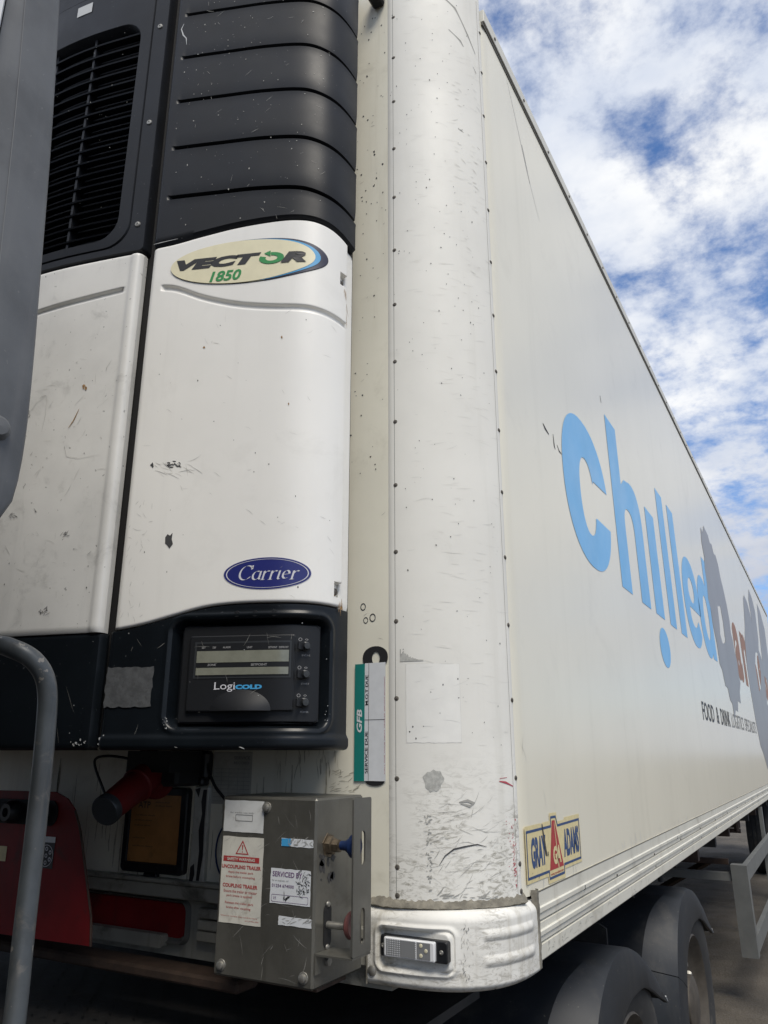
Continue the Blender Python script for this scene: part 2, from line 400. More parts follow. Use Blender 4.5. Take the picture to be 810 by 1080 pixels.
# ------------------------------------------------------------------ ground
def ground():
    mb = MB(); M['dirt'] = mat('dark gravelly dirt', (.085, .073, .058), .95, var=.45, vscale=.9, dirt=((.035, .03, .025), .85, 1.6), bump=.9, bscale=55, bdist=.02, speck=((.15, .14, .12), .7, 60, .66))
    mb.m('dirt')
    def ax(lo, hi, fine):
        a = [lo]; x = lo
        while x < hi:
            d = 0.08 if fine[0] <= x <= fine[1] else min(60, 0.08 + .35 * min(abs(x - fine[0]), abs(x - fine[1])))
            x += d; a.append(x)
        return a
    X = ax(-600, 600, (-3.5, 3.5)); Y = ax(-600, 900, (-1, 13))
    from mathutils import noise as mn
    def P(i, j):
        x, y = X[i], Y[j]; fade = 1 if abs(x) < 6 and -3 < y < 16 else 0
        z = fade * (.022 * mn.noise(Vector((x * 2.1, y * 1.7, 0))) + .016 * mn.noise(Vector((x * 7, y * 6, 3))))
        if fade:
            for tx in (-.55, .28):
                d = abs(x - tx - .15 * math.sin(y * .5))
                if d < .2: z -= .014 * (1 - d / .2) - .012 * abs(math.sin(y * 26 + 5 * d))* (1 - d / .2)
        return (x, y, z)
    mb.grid(P, len(X) - 1, len(Y) - 1)
    o = mb.build('ground', ang=180); o['kind'] = 'structure'
ground()

# ------------------------------------------------------------------ refrigerated trailer
def trailer():
    T = thing('refrigerated_trailer', 'long cream refrigerated trailer with sky blue chilled lettering along its flank', 'trailer', (-1.25, 6.8, 0))
    ZT, ZB, Y1 = 3.905, 1.262, 13.6
    mb = MB().m('gel')
    def flank_p(i, j):
        z = ZB + (ZT + .01 - ZB) * j / 12
        if i <= 10: return CORN(.25 * R_(75 + 1.5 * i), z, 0)
        return (0, .25 + (Y1 - .25) * ((i - 10) / 50), z)
    mb.grid(flank_p, 60, 12)
    # handling marks on the flank
    mb.m('scuffg'); mb.stroke([(.56, 3.70), (.59, 3.65), (.63, 3.58)], .009, SIDE, .0006)
    mb.m('scufff'); mb.stroke([(.43, 3.98 - .1), (.5, 3.78), (.6, 3.62), (.72, 3.48)], .006, SIDE, .0004)
    mb.m('scuff'); mb.stroke([(.59, 2.607), (.61, 2.598), (.65, 2.59)], .012, SIDE, .0006); mb.stroke([(.70, 2.61), (.705, 2.57), (.715, 2.56)], .012, SIDE, .0006)
    mb.stroke([(.74, 2.585), (.76, 2.57), (.79, 2.568)], .008, SIDE, .0006); mb.stroke([(1.49, 3.09), (1.5, 3.06)], .012, SIDE, .0006)
    mb.m('scufff'); mb.scuffs((.3, 9, 1.3, 3.8), 30, (.02, .10), (.0008, .002), 1.5, .3, SIDE, .0004)
    mb.m('scufff'); mb.scuffs((.22, 2.5, 1.27, 1.9), 40, (.02, .08), (.0006, .0015), 1.5, .25, SIDE, .0004)
    # dirt runs rising from the bottom rail
    for _ in range(90):
        y = random.uniform(.3, 9); h = random.uniform(.015, .05)
        mb.stroke([(y, ZB), (y + .003, ZB + h * .5), (y, ZB + h)], random.uniform(.002, .006), SIDE, .0004, True)
    flank = mb.build('side_panel', T)
    mb = MB().m('gel'); mb.grid(lambda i, j: (-2.5, .1 + (Y1 - .1) * i / 20, 1.12 + (ZT - 1.12) * j / 6), 20, 6, flip=True); mb.build('side_panel', T)
    mb = MB().m('gel'); mb.box((-2.49, .26, ZT + .005), (-.031, Y1 - .02, ZT + .05)); mb.build('roof', T)
    mb = MB().m('gel'); mb.box((-2.49, Y1 - .06, 1.13), (-.01, Y1, ZT)); mb.build('rear_wall', T)
    # front wall: clean above, soiled below the unit
    mb = MB().m('gelfront'); mb.box((-2.25, 0, 1.2625), (-.249, .06, 4.04))
    mb.m('scuff'); mb.flecks((-.37, -.252, 2.3, 3.9), 70, (.0012, .004), FRONT, .0006)
    mb.m('scuffg'); mb.scuffs((-.35, -.258, 1.5, 3.6), 14, (.006, .02), (.0006, .0016), .3, .5, FRONT, .0006)
    mb.m('scuff')
    for x, z, r in ((-.324, 1.938, .008), (-.316, 1.903, .007), (-.296, 1.908, .009)): mb.oval(x, z, r, r * 1.2, FRONT, .0006, 18, 1, inner=.72)
    mb.m('runoff')
    for _ in range(70):
        x = random.uniform(-1.4, -.40); z0 = random.uniform(1.30, 1.57); h = random.uniform(.03, .16)
        mb.stroke([(x, z0), (x + random.uniform(-.002, .002), z0 - h * .5), (x + random.uniform(-.004, .004), max(1.268, z0 - h))], random.uniform(.001, .006), FRONT, .0005)
    mb.scuffs((-.42, -.34, 1.49, 1.54), 30, (.008, .025), (.0006, .002), .3, .15, FRONT, .0006); mb.scuffs((-.60, -.38, 1.5, 1.585), 30, (.01, .05), (.0006, .003), 1.57, .06, FRONT, .0006)
    mb.build('front_wall', T)
    # lower wall with a ledge, a cut-out and ribs
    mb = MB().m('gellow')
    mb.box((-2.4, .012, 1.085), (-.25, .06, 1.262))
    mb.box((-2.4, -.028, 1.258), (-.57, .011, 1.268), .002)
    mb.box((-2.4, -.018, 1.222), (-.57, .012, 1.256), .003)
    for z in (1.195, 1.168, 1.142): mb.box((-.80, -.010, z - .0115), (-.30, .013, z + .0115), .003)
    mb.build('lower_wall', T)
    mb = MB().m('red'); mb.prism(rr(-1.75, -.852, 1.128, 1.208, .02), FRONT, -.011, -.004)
    mb.m('galv'); loft(mb, [rr(-1.76, -.838, 1.112, 1.219, .028), rr(-1.756, -.842, 1.116, 1.215, .026), rr(-1.752, -.847, 1.122, 1.21, .022)], FRONT, [-.011, .006, -.004])
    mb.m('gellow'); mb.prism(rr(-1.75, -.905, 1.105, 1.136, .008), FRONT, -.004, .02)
    mb.build('recess', T, label='dark red recess with a bright rim low in the front wall')
    # rounded corner posts
    mb = MB().m('post')
    LW = .25 * R_(77)
    def CP(i, j): return CORN(LW * i / 40, 1.262 + (4.04 - 1.262) * j / 90, .0035 if 0 < i < 40 else 0)
    mb.grid(CP, 40, 90)
    P = CORN
    mb.m('scuff'); mb.stroke([(.02, 1.266), (.02, 3.98)], .0009, P, .0042, False)
    mb.m('scuffg'); mb.stroke([(.316, 1.266), (.318, 2.6), (.316, 3.98)], .0012, P, .0042, False)
    mb.m('paperpatch' if 'paperpatch' in M else 'whitep')
    mb.m('post')
    # a square of old sticker glue and a rubbed bare spot
    mb.m('scuffg')
    mb.m('postpale'); mb.patch(.046, .175, 1.605, 1.787, P, .0040, 12, 12, rag=.0012); mb.m('scufff')
    for (a0, b0, a1, b1) in ((.046, 1.605, .175, 1.6056), (.046, 1.787, .175, 1.7875), (.046, 1.605, .0465, 1.787), (.1745, 1.605, .175, 1.787)):
        mb.patch(a0, a1, b0, b1, P, .0041, 4, 4)
    mb.m('silverpatch'); mb.grid(lambda i, j: (lambda r, t: P(.108 + .022 * r * math.cos(t) * (1 + .12 * math.sin(3 * t) + .08 * math.sin(7 * t + 1)), 1.521 + .025 * r * math.sin(t) * (1 + .10 * math.sin(2 * t + 1) + .08 * math.sin(9 * t)), .0043))(j / 6, 6.2832 * i / 40), 40, 6, closeu=True)
    for k in range(30): mb.stroke([(.033 + k * .0019, 1.794), (.033 + k * .0019, 1.797 + .025 * (1 - k / 30) ** 2 * random.uniform(.6, 1.2))], .0022, P, .0043, False)
    # scuffing low on the post
    mb.m('scuffg'); mb.scuffs((.07, .26, 1.29, 1.48), 60, (.01, .05), (.0003, .0009), .2, .35, P, .0044)
    mb.m('scuffg'); mb.scuffs((.07, .26, 1.28, 1.46), 24, (.006, .03), (.0004, .0012), .3, .4, P, .0047)
    mb.scuffs((.088, .098, 1.29, 1.45), 36, (.003, .010), (.001, .003), .4, .8, P, .0048)
    mb.scuffs((.1, .26, 1.270, 1.284), 26, (.008, .025), (.0008, .0025), .2, .4, P, .0048)
    mb.m('scuff'); mb.stroke([(.117, 1.343), (.13, 1.362), (.15, 1.376), (.175, 1.381), (.205, 1.385), (.228, 1.379)], .0034, P, .005)
    mb.m('scuffg'); mb.stroke([(.165, 1.475), (.185, 1.478), (.20, 1.472), (.19, 1.466), (.168, 1.472)], .008, P, .0048)
    mb.m('scuffr'); mb.stroke([(.27, 1.519), (.29, 1.516), (.315, 1.507)], .005, P, .0046); mb.stroke([(.272, 1.525), (.295, 1.527)], .002, P, .0046)
    mb.scuffs((.302, .312, 1.285, 1.42), 36, (.002, .008), (.001, .003), 1.2, .6, P, .0046)
    mb.flecks((.285, .318, 1.29, 1.45), 22, (.0006, .002), P, .0045)
    # long fine horizontal scratches higher up, and fly specks
    mb.m('scuffg'); mb.m('scufff'); mb.scuffs((.05, .30, 1.6, 3.95), 260, (.006, .05), (.0003, .0007), .02, .12, P, .0043, .06)
    mb.m('scuff'); mb.flecks((.01, .28, 2.6, 3.95), 100, (.0008, .0022), P, .0044); mb.flecks((.03, .3, 1.6, 2.6), 60, (.0006, .002), P, .0044)
    mb.m('scuffg'); mb.stroke([(.15, 3.925), (.19, 3.918), (.225, 3.89), (.27, 3.80), (.30, 3.74)], .006, P, .0046)
    mb.m('scuffg'); mb.stroke([(.20, 3.79), (.24, 3.76), (.30, 3.66)], .005, P, .0046); mb.stroke([(.15, 3.41), (.23, 3.40), (.30, 3.36)], .003, P, .0046)
    mb.m('scufff'); mb.scuffs((.2, .3, 2.9, 3.6), 40, (.01, .03), (.0006, .002), -.2, .3, P, .0046)
    post = mb.build('corner_post', T)
    zs = [3.854, 3.686, 3.511, 3.331, 3.154, 2.97, 2.79, 2.61, 2.43, 2.25, 2.07, 1.893, 1.707, 1.525, 1.336, 1.278]
    proto = None
    for side_ in (0, 1):
        for z in zs:
            a = (.022 if side_ == 0 else .329)
            c = Vector(CORN(a, z, .0035)); nrm = Vector(CORN(a, z, 1)) - Vector(CORN(a, z, 0))
            q = MB().m('screw'); q.lathe(c - nrm * .001, nrm, [(0, .0045), (.0022, .0042), (.0032, .0018), (.0026, .0008)], 10)
            q.m('grime'); q.lathe(c - nrm * .0002, nrm, [(0, .0064), (.0004, .0058)], 10)
            q.build('screw', post)
    # far corner post
    mb = MB().m('post'); mb.grid(lambda i, j: ((-2.25 - .25 * math.sin(R_(90) * i / 10)), .25 - .25 * math.cos(R_(90) * i / 10), 1.1 + 2.88 * j), 10, 1); mb.build('corner_post', T)
    # roof cap rail and dark gap under it
    mb = MB().m('railgap'); mb.box((-.004, .20, ZT - .004), (.0025, Y1, ZT + .0095))
    mb.m('rail'); mb.box((-.03, .20, ZT + .010), (.007, Y1, ZT + .062), .002)
    mb.m('screw')
    for k in range(44): mb.lathe((.007, .3 + k * .3, ZT + .03), (1, 0, 0), [(0, .006), (.003, .005), (.004, .0)], 8)
    mb.build('roof_rail', T)
    # bottom rail, an extrusion with grooves
    prof = [(1.2650, -.002), (1.2650, .006), (1.2335, .006), (1.2315, .0108), (1.2220, .0108), (1.2185, .007), (1.2055, .007), (1.2045, .001), (1.2010, .001), (1.1998, .008), (1.1850, .008), (1.1832, .0128), (1.1745, .0128), (1.1715, .009), (1.1610, .009), (1.1600, .003), (1.1565, .003), (1.1552, .011), (1.1250, .011), (1.1215, .008), (1.1215, -.03)]
    ys = [.252 + (Y1 - .252) * (i / 40) ** 1.4 for i in range(41)]
    mb = MB().m('rail'); mb.grid(lambda i, j: (prof[i][1], ys[j], prof[i][0]), len(prof) - 1, 40)
    mb.add([(x, .252, z) for z, x in prof], [list(range(len(prof)))])
    mb.m('screw')
    for k in range(20):
        y = 1.05 + k * .62
        for z in (1.209, 1.165): mb.lathe((.006, y, z), (1, 0, 0), [(0, .004), (.004, .0035), (.005, 0)], 8)
    mb.m('railgap')
    for z, x in ((1.2027, .0014), (1.1582, .0034), (1.2655, .0066)): mb.box((x - .004, .256, z - .0009), (x, Y1, z + .0009))
    mb.m('scuff')
    for (y, z) in ((.66, 1.225), (.86, 1.178), (1.35, 1.178), (2.2, 1.225)): mb.box((.006, y, z - .006), (.0112, y + .006, z + .006))
    mb.m('scuffg'); mb.scuffs((.26, 2.2, 1.127, 1.150), 30, (.01, .05), (.0005, .0015), .1, .2, SIDE, .0116, .1)
    mb.m('scuff'); mb.scuffs((.265, .6, 1.13, 1.150), 12, (.005, .015), (.0006, .002), .8, .6, SIDE, .0118)
    mb.build('bottom_rail', T)
    # sealant grime between post and casting, and at the rail end
    from mathutils import noise as _mn
    mn_ = lambda v: _mn.noise(Vector((v, 3.3, 1.1)))
    mb = MB().m('grime')
    def gr(i, j):
        a = -.05 + .39 * i / 110; from_n = mn_(i * .23 + j * 7.1) * .003 + mn_(i * .9 + j * 3) * .0012; w = [(-.011, .004), (-.006, .012), (.003, .008), (.008, .0)][j]
        k = from_n
        return CORN(a, 1.262 + w[0] + k + (.006 if j == 3 else 0) * (.5 + mn_(i * .35)), w[1] + k * .7 + .001)
    mb.grid(gr, 110, 3)
    def gr2(i, j):
        z = 1.275 - .165 * j / 24; w = [(.232, .003), (.240, .017), (.256, .016), (.262, .004)][i]
        return (w[1] * .8 + .002 * mn_(j * .6 + i * 5), w[0] + .004 * mn_(j * .4 + i * 9), z)
    mb.grid(gr2, 3, 24)
    mb.build('sealant', T)
    # moulded casting wrapping the bottom corner
    mb = MB().m('cast')
    def path(p):                                  # p in metres: straight front then a squarish round
        if p < 0: return Vector((-.25 + p, -.018)), Vector((0, -1))
        th = min(p / .40, 1.) * math.pi / 2
        e = 2 / 2.55
        q = Vector((-.25 + .262 * sup(math.sin(th), e), .25 - .268 * sup(math.cos(th), e)))
        nn = Vector((sup(math.sin(th), 2 - e), -sup(math.cos(th), 2 - e))).normalized()
        return q, nn
    ps = [-.048 + .448 * i / 170 for i in range(171)]
    zt, zb = 1.252, 1.098
    nz_ = 90
    def sm(x): x = max(0, min(1, x)); return x * x * (3 - 2 * x)
    def cs(i, j):
        p = ps[i]; f = j / nz_
        c, n = path(p); z = zb + (zt - zb) * f
        o = 0.
        if f > .86: o -= .014 * ((f - .86) / .14) ** 2                     # top rolls in to the post
        if f < .10: o -= .016 * ((.10 - f) / .10) ** 2
        o -= .006 * (1 - sm((z - 1.098) / .05)) * 0
        # two pressed ribs on the flank side
        for rz in (1.206, 1.156):
            k = sm((p - .20) / .02) * sm((.385 - p) / .02); d = abs(z - rz)
            if d < .012: o += .0045 * k * math.cos(d / .012 * math.pi / 2)
        q = c + n * o
        # lamp pocket with a raised rim (flat, facing forward)
        x0, x1, z0, z1, r = -.268, -.098, 1.136, 1.216, .014
        dx = max(x0 + r - q.x, q.x - (x1 - r), 0); dz = max(z0 + r - z, z - (z1 - r), 0); d = math.hypot(dx, dz) - r
        if d < .016:
            inside = sm((-d) / .006)
            rim = math.exp(-((d - .005) / .0045) ** 2) * .005
            yflat = -.004
            q = Vector((q.x, q.y * (1 - inside) + yflat * inside - rim))
        return (q.x, q.y, z + (.010 * sm(p / .1) * 0))
    mb.grid(cs, 170, nz_)
    mb.grid(lambda i, j: (lambda c: (c[0] * (1 - j * .25) - .25 * j * .25, c[1] * (1 - j * .2) + .25 * j * .2, c[2] + .012 * j))(cs(i, nz_)), 170, 1)
    mb.grid(lambda i, j: (lambda c: (c[0] * (1 - j * .6) - .25 * j * .6, c[1] * (1 - j * .6) + .25 * j * .6, c[2]))(cs(i, 0)), 170, 1)
    CASTP = lambda p, z, o: (lambda c, n: (c.x + n.x * o, c.y + n.y * o, z))(*path(p))
    mb.m('scuffg'); mb.scuffs((.16, .40, 1.11, 1.235), 120, (.006, .04), (.0006, .002), 1.2, .8, CASTP, .001) if False else None
    mb.scuffs((.14, .18, 1.12, 1.23), 30, (.004, .012), (.0005, .0014), 1.5, .5, CASTP, .0012)
    mb.m('scuff'); mb.scuffs((.15, .175, 1.12, 1.22), 16, (.003, .008), (.0005, .0012), 1.4, .6, CASTP, .0014)
    
    mb.m('grime'); mb.stroke([(-.046, 1.10), (-.046, 1.25)], .004, CASTP, .001, False)
    cast = mb.build('corner_casting', T)
    mb = MB().m('bolt'); mb.lathe((-.283, -.017, 1.127), (0, -1, 0), [(0, .0115), (.004, .010), (.006, .006), (.0065, 0)], 16); mb.build('bolt', cast)
    # marker lamp in the pocket
    lamp = MB().m('panelblk')
    loft(lamp, [rr(-.262, -.100, 1.159, 1.201, .005), rr(-.262, -.100, 1.159, 1.201, .005), rr(-.260, -.102, 1.161, 1.199, .005)], FRONT, [.003, .018, .020], caplast=True)
    lamp.m('bolt')
    for x in (-.2545, -.114): lamp.lathe((x, -.0200, 1.180), (0, -1, 0), [(0, .005), (.002, .004), (.0025, .0015), (.001, 0)], 12)
    lo = lamp.build('marker_lamp', cast)
    q = MB().m('lens'); loft(q, [rr(-.249, -.126, 1.1605, 1.1995, .004), rr(-.249, -.126, 1.1605, 1.1995, .004), rr(-.246, -.129, 1.163, 1.197, .004)], FRONT, [.0195, .026, .028], caplast=True)
    q.m('lensgrid')
    for k in range(17): q.patch(-.2425 + k * .0043, -.2425 + k * .0043 + .0019, 1.164, 1.196, FRONT, .0284, 1, 1)
    for k in range(8): q.patch(-.2425, -.170, 1.165 + k * .004, 1.1665 + k * .004, FRONT, .0286, 1, 1)
    q.patch(-.206, -.172, 1.164, 1.196, FRONT, .0288, 1, 1)
    q.m('lensgrid'); q.patch(-.168, -.136, 1.164, 1.196, FRONT, .0284, 1, 1)
    q.m('led')
    for x, z in ((-.158, 1.190), (-.146, 1.181), (-.158, 1.171)): q.lathe((x, -.0284, z), (0, -1, 0), [(0, .0042), (.001, .0036), (.0015, 0)], 10)
    q.build('lens', lo)
    # make up: decals ------------------------------------------------------------
    ob = MB().m('sky')
    sh = lambda y, z, o: SIDE(y + (2.25 - z) * .062, z, o)
    O1 = .0012
    def ell(cx, cz, ra, rb, t0, t1, n=26, e=1.0):
        return [(cx + ra * sup(math.cos(R_(t0 + (t1 - t0) * i / n)), e), cz + rb * sup(math.sin(R_(t0 + (t1 - t0) * i / n)), e)) for i in range(n + 1)]
    # c
    ob.flat(ell(1.135, 2.525, .325, .29, 12, 345, 44, .92)[0:0] + ell(1.14, 2.525, .33, .29, 15, 348, 44, .9) + [(1.245, 2.452)] + ell(1.13, 2.51, .105, .15, 338, 27, 28, .9) + [(1.235, 2.60)], sh, O1)
    # h
    hp = [(1.585, 2.25), (1.785, 2.25), (1.785, 2.56)] + ell(1.887, 2.56, .102, .10, 180, 0, 14, .8) + [(1.989, 2.25), (2.2, 2.25), (2.2, 2.63)] + ell(2.01, 2.63, .19, .19, 0, 110, 14, .85) + [(1.86, 2.80), (1.785, 2.755), (1.785, 3.02), (1.585, 3.02)]
    ob.flat(hp, sh, O1)
    for a, b, t in ((2.335, 2.572, 2.805), (2.745, 2.95, 3.028), (3.112, 3.328, 3.032)): ob.flat([(a, 2.252), (b, 2.252), (b, t), (a, t)], sh, O1)
    ob.flat(ell(2.475, 2.097, .14, .10, 0, 360, 30)[:-1], sh, O1)
    # e
    ob.flat(ell(3.76, 2.54, .365, .297, -2, 322, 40, .92)[0:0] + [(4.115, 2.495)] + ell(3.765, 2.54, .36, .297, 0, 322, 40, .92) + [(3.955, 2.437)] + ell(3.77, 2.47, .15, .095, 325, 175, 12, .9) + [(3.62, 2.495)], sh, O1,
            holes=[ell(3.765, 2.62, .125, .085, 0, 360, 20)[:-1]])
    # d
    ob.flat([(4.585, 2.252), (4.795, 2.252), (4.795, 3.032), (4.60, 3.032), (4.60, 2.80)] + ell(4.40, 2.54, .31, .30, 68, 292, 30, .92) + [(4.585, 2.29)], sh, O1, holes=[ell(4.46, 2.54, .135, .165, 0, 360, 24)[:-1]])
    ob.build('lettering', T)
    for ch, a, b in (('a', 6.40, 7.02), ('n', 7.18, 7.86), ('h', 8.45, 9.1), ('e', 9.3, 10.0), ('s', 10.2, 10.8)):
        ob = MB().m('brown'); ob.text(ch, (a, b, 2.25, 2.815), sh, O1, .04); ob.build('letter', T, label='brown letter partly covered by the grey shapes')
    for wd, a, b in (('FOOD', 3.60, 4.17), ('&', 4.30, 4.43), ('DRINK', 4.55, 5.16)):
        ob = MB().m('inkk'); ob.text(wd, (a, b, 1.780, 1.895), SIDE, O1, .012); ob.build('lettering', T, label='small black lettering below the big blue word')
    for wd, a, b in (('LOGISTICS', 5.27, 6.28), ('SPECIALISTS', 6.40, 7.62)):
        ob = MB().m('inkg'); ob.text(wd, (a, b, 1.780, 1.895), SIDE, O1, .0); ob.build('lettering', T, label='small thin grey lettering below the big blue word')
    # grey jagged shapes over the lettering
    ob = MB().m('grey')
    g1 = [(4.74, 3.19), (4.80, 3.33), (4.92, 3.31), (5.02, 3.40), (5.28, 3.38), (5.36, 3.33), (5.50, 3.35), (5.58, 3.28), (5.72, 3.30), (5.84, 3.24), (5.92, 3.12), (6.02, 3.06), (6.16, 2.92), (6.24, 2.78), (6.21, 2.66), (6.30, 2.60), (6.34, 2.50), (6.46, 2.42), (6.44, 2.30), (6.50, 2.22), (6.30, 2.12), (6.26, 2.02), (6.0, 2.03), (5.9, 1.93), (5.72, 1.94), (5.52, 1.86), (5.50, 1.98), (5.36, 2.0), (5.30, 2.09), (5.14, 2.10), (5.06, 2.21), (4.93, 2.25), (4.91, 2.40), (4.80, 2.55), (4.80, 2.64), (4.69, 2.73), (4.74, 2.86), (4.72, 2.98), (4.80, 3.08)]
    ob.flat(g1, SIDE, .0018, holes=[[(5.32, 2.77), (5.56, 2.81), (5.62, 2.68), (5.60, 2.51), (5.46, 2.47), (5.34, 2.46), (5.24, 2.52), (5.30, 2.62)]])
    g2 = [(7.60, 2.25), (7.58, 2.48), (7.78, 2.78), (8.1, 3.0), (8.42, 3.36), (8.62, 3.44), (9.0, 3.41), (9.3, 3.28), (9.42, 3.2), (9.34, 3.5), (9.66, 3.70), (10.1, 3.64), (10.36, 3.5), (10.2, 3.1), (9.95, 2.92), (10.4, 2.8), (10.7, 3.3), (11.1, 3.74), (11.6, 3.7), (12.2, 3.5), (12.0, 3.0), (11.6, 2.5), (11.4, 2.3), (11.7, 2.1), (11.6, 1.8), (11.2, 1.5), (10.4, 1.42), (9.6, 1.44), (8.9, 1.38), (8.5, 1.42), (8.2, 1.58), (7.93, 1.66), (7.75, 1.9)]
    ob.flat(g2, SIDE, .0018, holes=[[(8.9, 2.3), (9.3, 2.36), (9.7, 2.6), (9.6, 2.85), (9.2, 2.8), (8.85, 2.6)], [(10.1, 2.2), (10.9, 2.26), (10.8, 2.6), (10.3, 2.6)]])
    ob.build('graphic', T, label='grey ragged graphic laid over the lettering')
    # maker's sticker, two plates and a centre tab, as one die-cut outline
    ob = MB().m('yellow')
    ob.flat([(.212, 1.288), (.372, 1.287), (.374, 1.269), (.517, 1.268), (.522, 1.289), (.683, 1.289), (.684, 1.415), (.54, 1.415), (.536, 1.409), (.473, 1.409), (.467, 1.432), (.408, 1.433), (.405, 1.415), (.345, 1.414), (.34, 1.404), (.333, 1.414), (.212, 1.414)], SIDE, .0014)
    ob.m('inkb')
    def ring(outer, w):
        n = len(outer); cx = sum(p[0] for p in outer) / n; inn = []
        for i in range(n):
            a = Vector(outer[i - 1]); b = Vector(outer[i]); c = Vector(outer[(i + 1) % n])
            d1 = (b - a).normalized(); d2 = (c - b).normalized(); n1 = Vector((-d1.y, d1.x)); n2 = Vector((-d2.y, d2.x))
            k = (n1 + n2); k = k / max(.3, k.dot(n1)); inn.append(tuple(b + k * w))
        ob.grid(lambda i, j: SIDE(*((outer, inn)[j][i]), .0018), n, 1, closeu=True)
    ring([(.219, 1.296), (.379, 1.295), (.381, 1.2775), (.511, 1.2775), (.516, 1.297), (.677, 1.297), (.678, 1.404), (.473, 1.402), (.460, 1.425), (.414, 1.425), (.410, 1.404), (.219, 1.404)], .006)
    ob.text('GRAY', (.25, .365, 1.316, 1.386), SIDE, .0018, .05); ob.text('ADAMS', (.517, .664, 1.316, 1.386), SIDE, .0018, .05)
    ob.m('inkr'); ob.flat([(.424, 1.414), (.449, 1.414), (.507, 1.298), (.388, 1.298)], SIDE, .0018)
    ob.text('www.gray-adams.com', (.392, .503, 1.284, 1.292), SIDE, .0018, .01)
    ob.m('yellow'); ob.text('GA', (.420, .487, 1.308, 1.352), SIDE, .0022, .05)
    ob.flat([(.4405, 1.408), (.4435, 1.408), (.466, 1.298), (.459, 1.298)], SIDE, .0022)
    ob.m('scuff'); ob.flat([(.338, 1.413), (.345, 1.410), (.352, 1.39), (.368, 1.345), (.372, 1.334), (.358, 1.338), (.35, 1.36), (.344, 1.39)], SIDE, .0026)
    ob.flecks((.375, .39, 1.335, 1.345), 2, (.003, .005), SIDE, .0026); ob.flecks((.22, .3, 1.29, 1.31), 6, (.001, .003), SIDE, .0026)
    ob.build('decal', T, label='yellow blue and red maker sticker low on the flank')
    # service due card in a black slotted holder
    ob = MB().m('inkk')
    loft(ob, [[(-.287 + .036 * math.cos(t), 1.808 + .028 * sup(math.sin(t), .9)) for t in [2 * math.pi * k / 28 for k in range(28)]], [(-.285 + .011 * math.cos(t), 1.806 + .016 * math.sin(t)) for t in [2 * math.pi * k / 28 for k in range(28)]]], FRONT, [.0022, .0022])
    ob.oval(-.287, 1.519, .026, .011, FRONT, .0022, 24, 2)
    ob.m('whitep'); ob.patch(-.3155, -.257, 1.519, 1.795, FRONT, .0036, 4, 8)
    ob.m('teal'); ob.patch(-.344, -.3155, 1.518, 1.794, FRONT, .0036, 2, 8)
    ob.m('inkk'); ob.patch(-.3045, -.3035, 1.519, 1.795, FRONT, .004, 1, 1); ob.patch(-.3155, -.260, 1.6585, 1.6597, FRONT, .004, 1, 1)
    V = lambda a, b, o: FRONT(-b, a, o)         # text that reads upwards
    ob.text('SERVICE DUE', (1.536, 1.632, .3055, .3135), V, .0042, .012); ob.text('M.O.T DUE', (1.694, 1.766, .3055, .3135), V, .0042, .012)
    ob.m('whitep'); ob.text('GFB', (1.630, 1.684, .3225, .3375), V, .0042, .03, .2); ob.m('inkr'); ob.text('CALL FOR YOUR NEXT TRAILER SERVICE BOOKING', (1.535, 1.76, .2585, .2605), V, .0042, 0)
    ob.build('service_card', T)
    # small black lamp bracket high on the front wall, and a paper record
    ob = MB().m('panelblk'); ob.box((-.30, -.05, 3.925), (-.258, .0, 3.99), .006); ob.build('lamp_bracket', T)
    ob = MB().m('dimpaper'); ob.patch(-.785, -.655, 1.455, 1.585, FRONT, .0012, 4, 4)
    ob.m('inkg'); ob.text('SERVICE', (-.715, -.662, 1.566, 1.574), FRONT, .0016, .02); ob.text('RECORD', (-.715, -.665, 1.554, 1.561), FRONT, .0016, .02)
    for k in range(9): ob.patch(-.78, -.66, 1.462 + k * .010, 1.4628 + k * .010, FRONT, .0016, 1, 1)
    for x in (-.755, -.73, -.70, -.68): ob.patch(x, x + .0008, 1.462, 1.545, FRONT, .0017, 1, 1)
    ob.build('paper_record', T)
    ob = MB().m('dimpaper'); ob.patch(-1.22, -1.10, 1.40, 1.55, FRONT, .0008, 4, 4); ob.m('inkg')
    for k in range(7): ob.text('vehicle record entry', (-1.215, -1.12, 1.415 + k * .017, 1.420 + k * .017), FRONT, .0012)
    # worn plastic conduit bar beside the frame
    ob = MB().m('dimpaper'); ob.box((-.832, -.016, 1.262), (-.783, .0, 1.498), .003); ob.m('inkk')
    ob.flat([(-.80, 1.49), (-.788, 1.49), (-.79, 1.40), (-.788, 1.33), (-.796, 1.27), (-.806, 1.27), (-.802, 1.34), (-.808, 1.39), (-.80, 1.43), (-.805, 1.46)], FRONT, .0168)
    ob.flat([(-.828, 1.30), (-.816, 1.31), (-.812, 1.285), (-.818, 1.265), (-.829, 1.268)], FRONT, .0168); ob.flat([(-.829, 1.49), (-.81, 1.495), (-.815, 1.47)], FRONT, .0168)
    ob.build('conduit', T)
    # floor and underframe
    ob = MB().m('chassis'); ob.box((-2.46, .08, 1.10), (-.035, Y1 - .1, 1.124)); ob.build('floor', T)
    for x in (-1.72, -.82):
        ob = MB().m('chassis'); ob.box((x, 3.3, .80), (x + .12, Y1 - .4, 1.098)); ob.build('chassis_beam', T)
    for y in [3.45 + k * .8 for k in range(13)]:
        ob = MB().m('rust' if int(y * 10) % 3 else 'chassis'); ob.box((-2.4, y, .985), (-.10, y + .06, 1.095)); ob.build('crossmember', T)
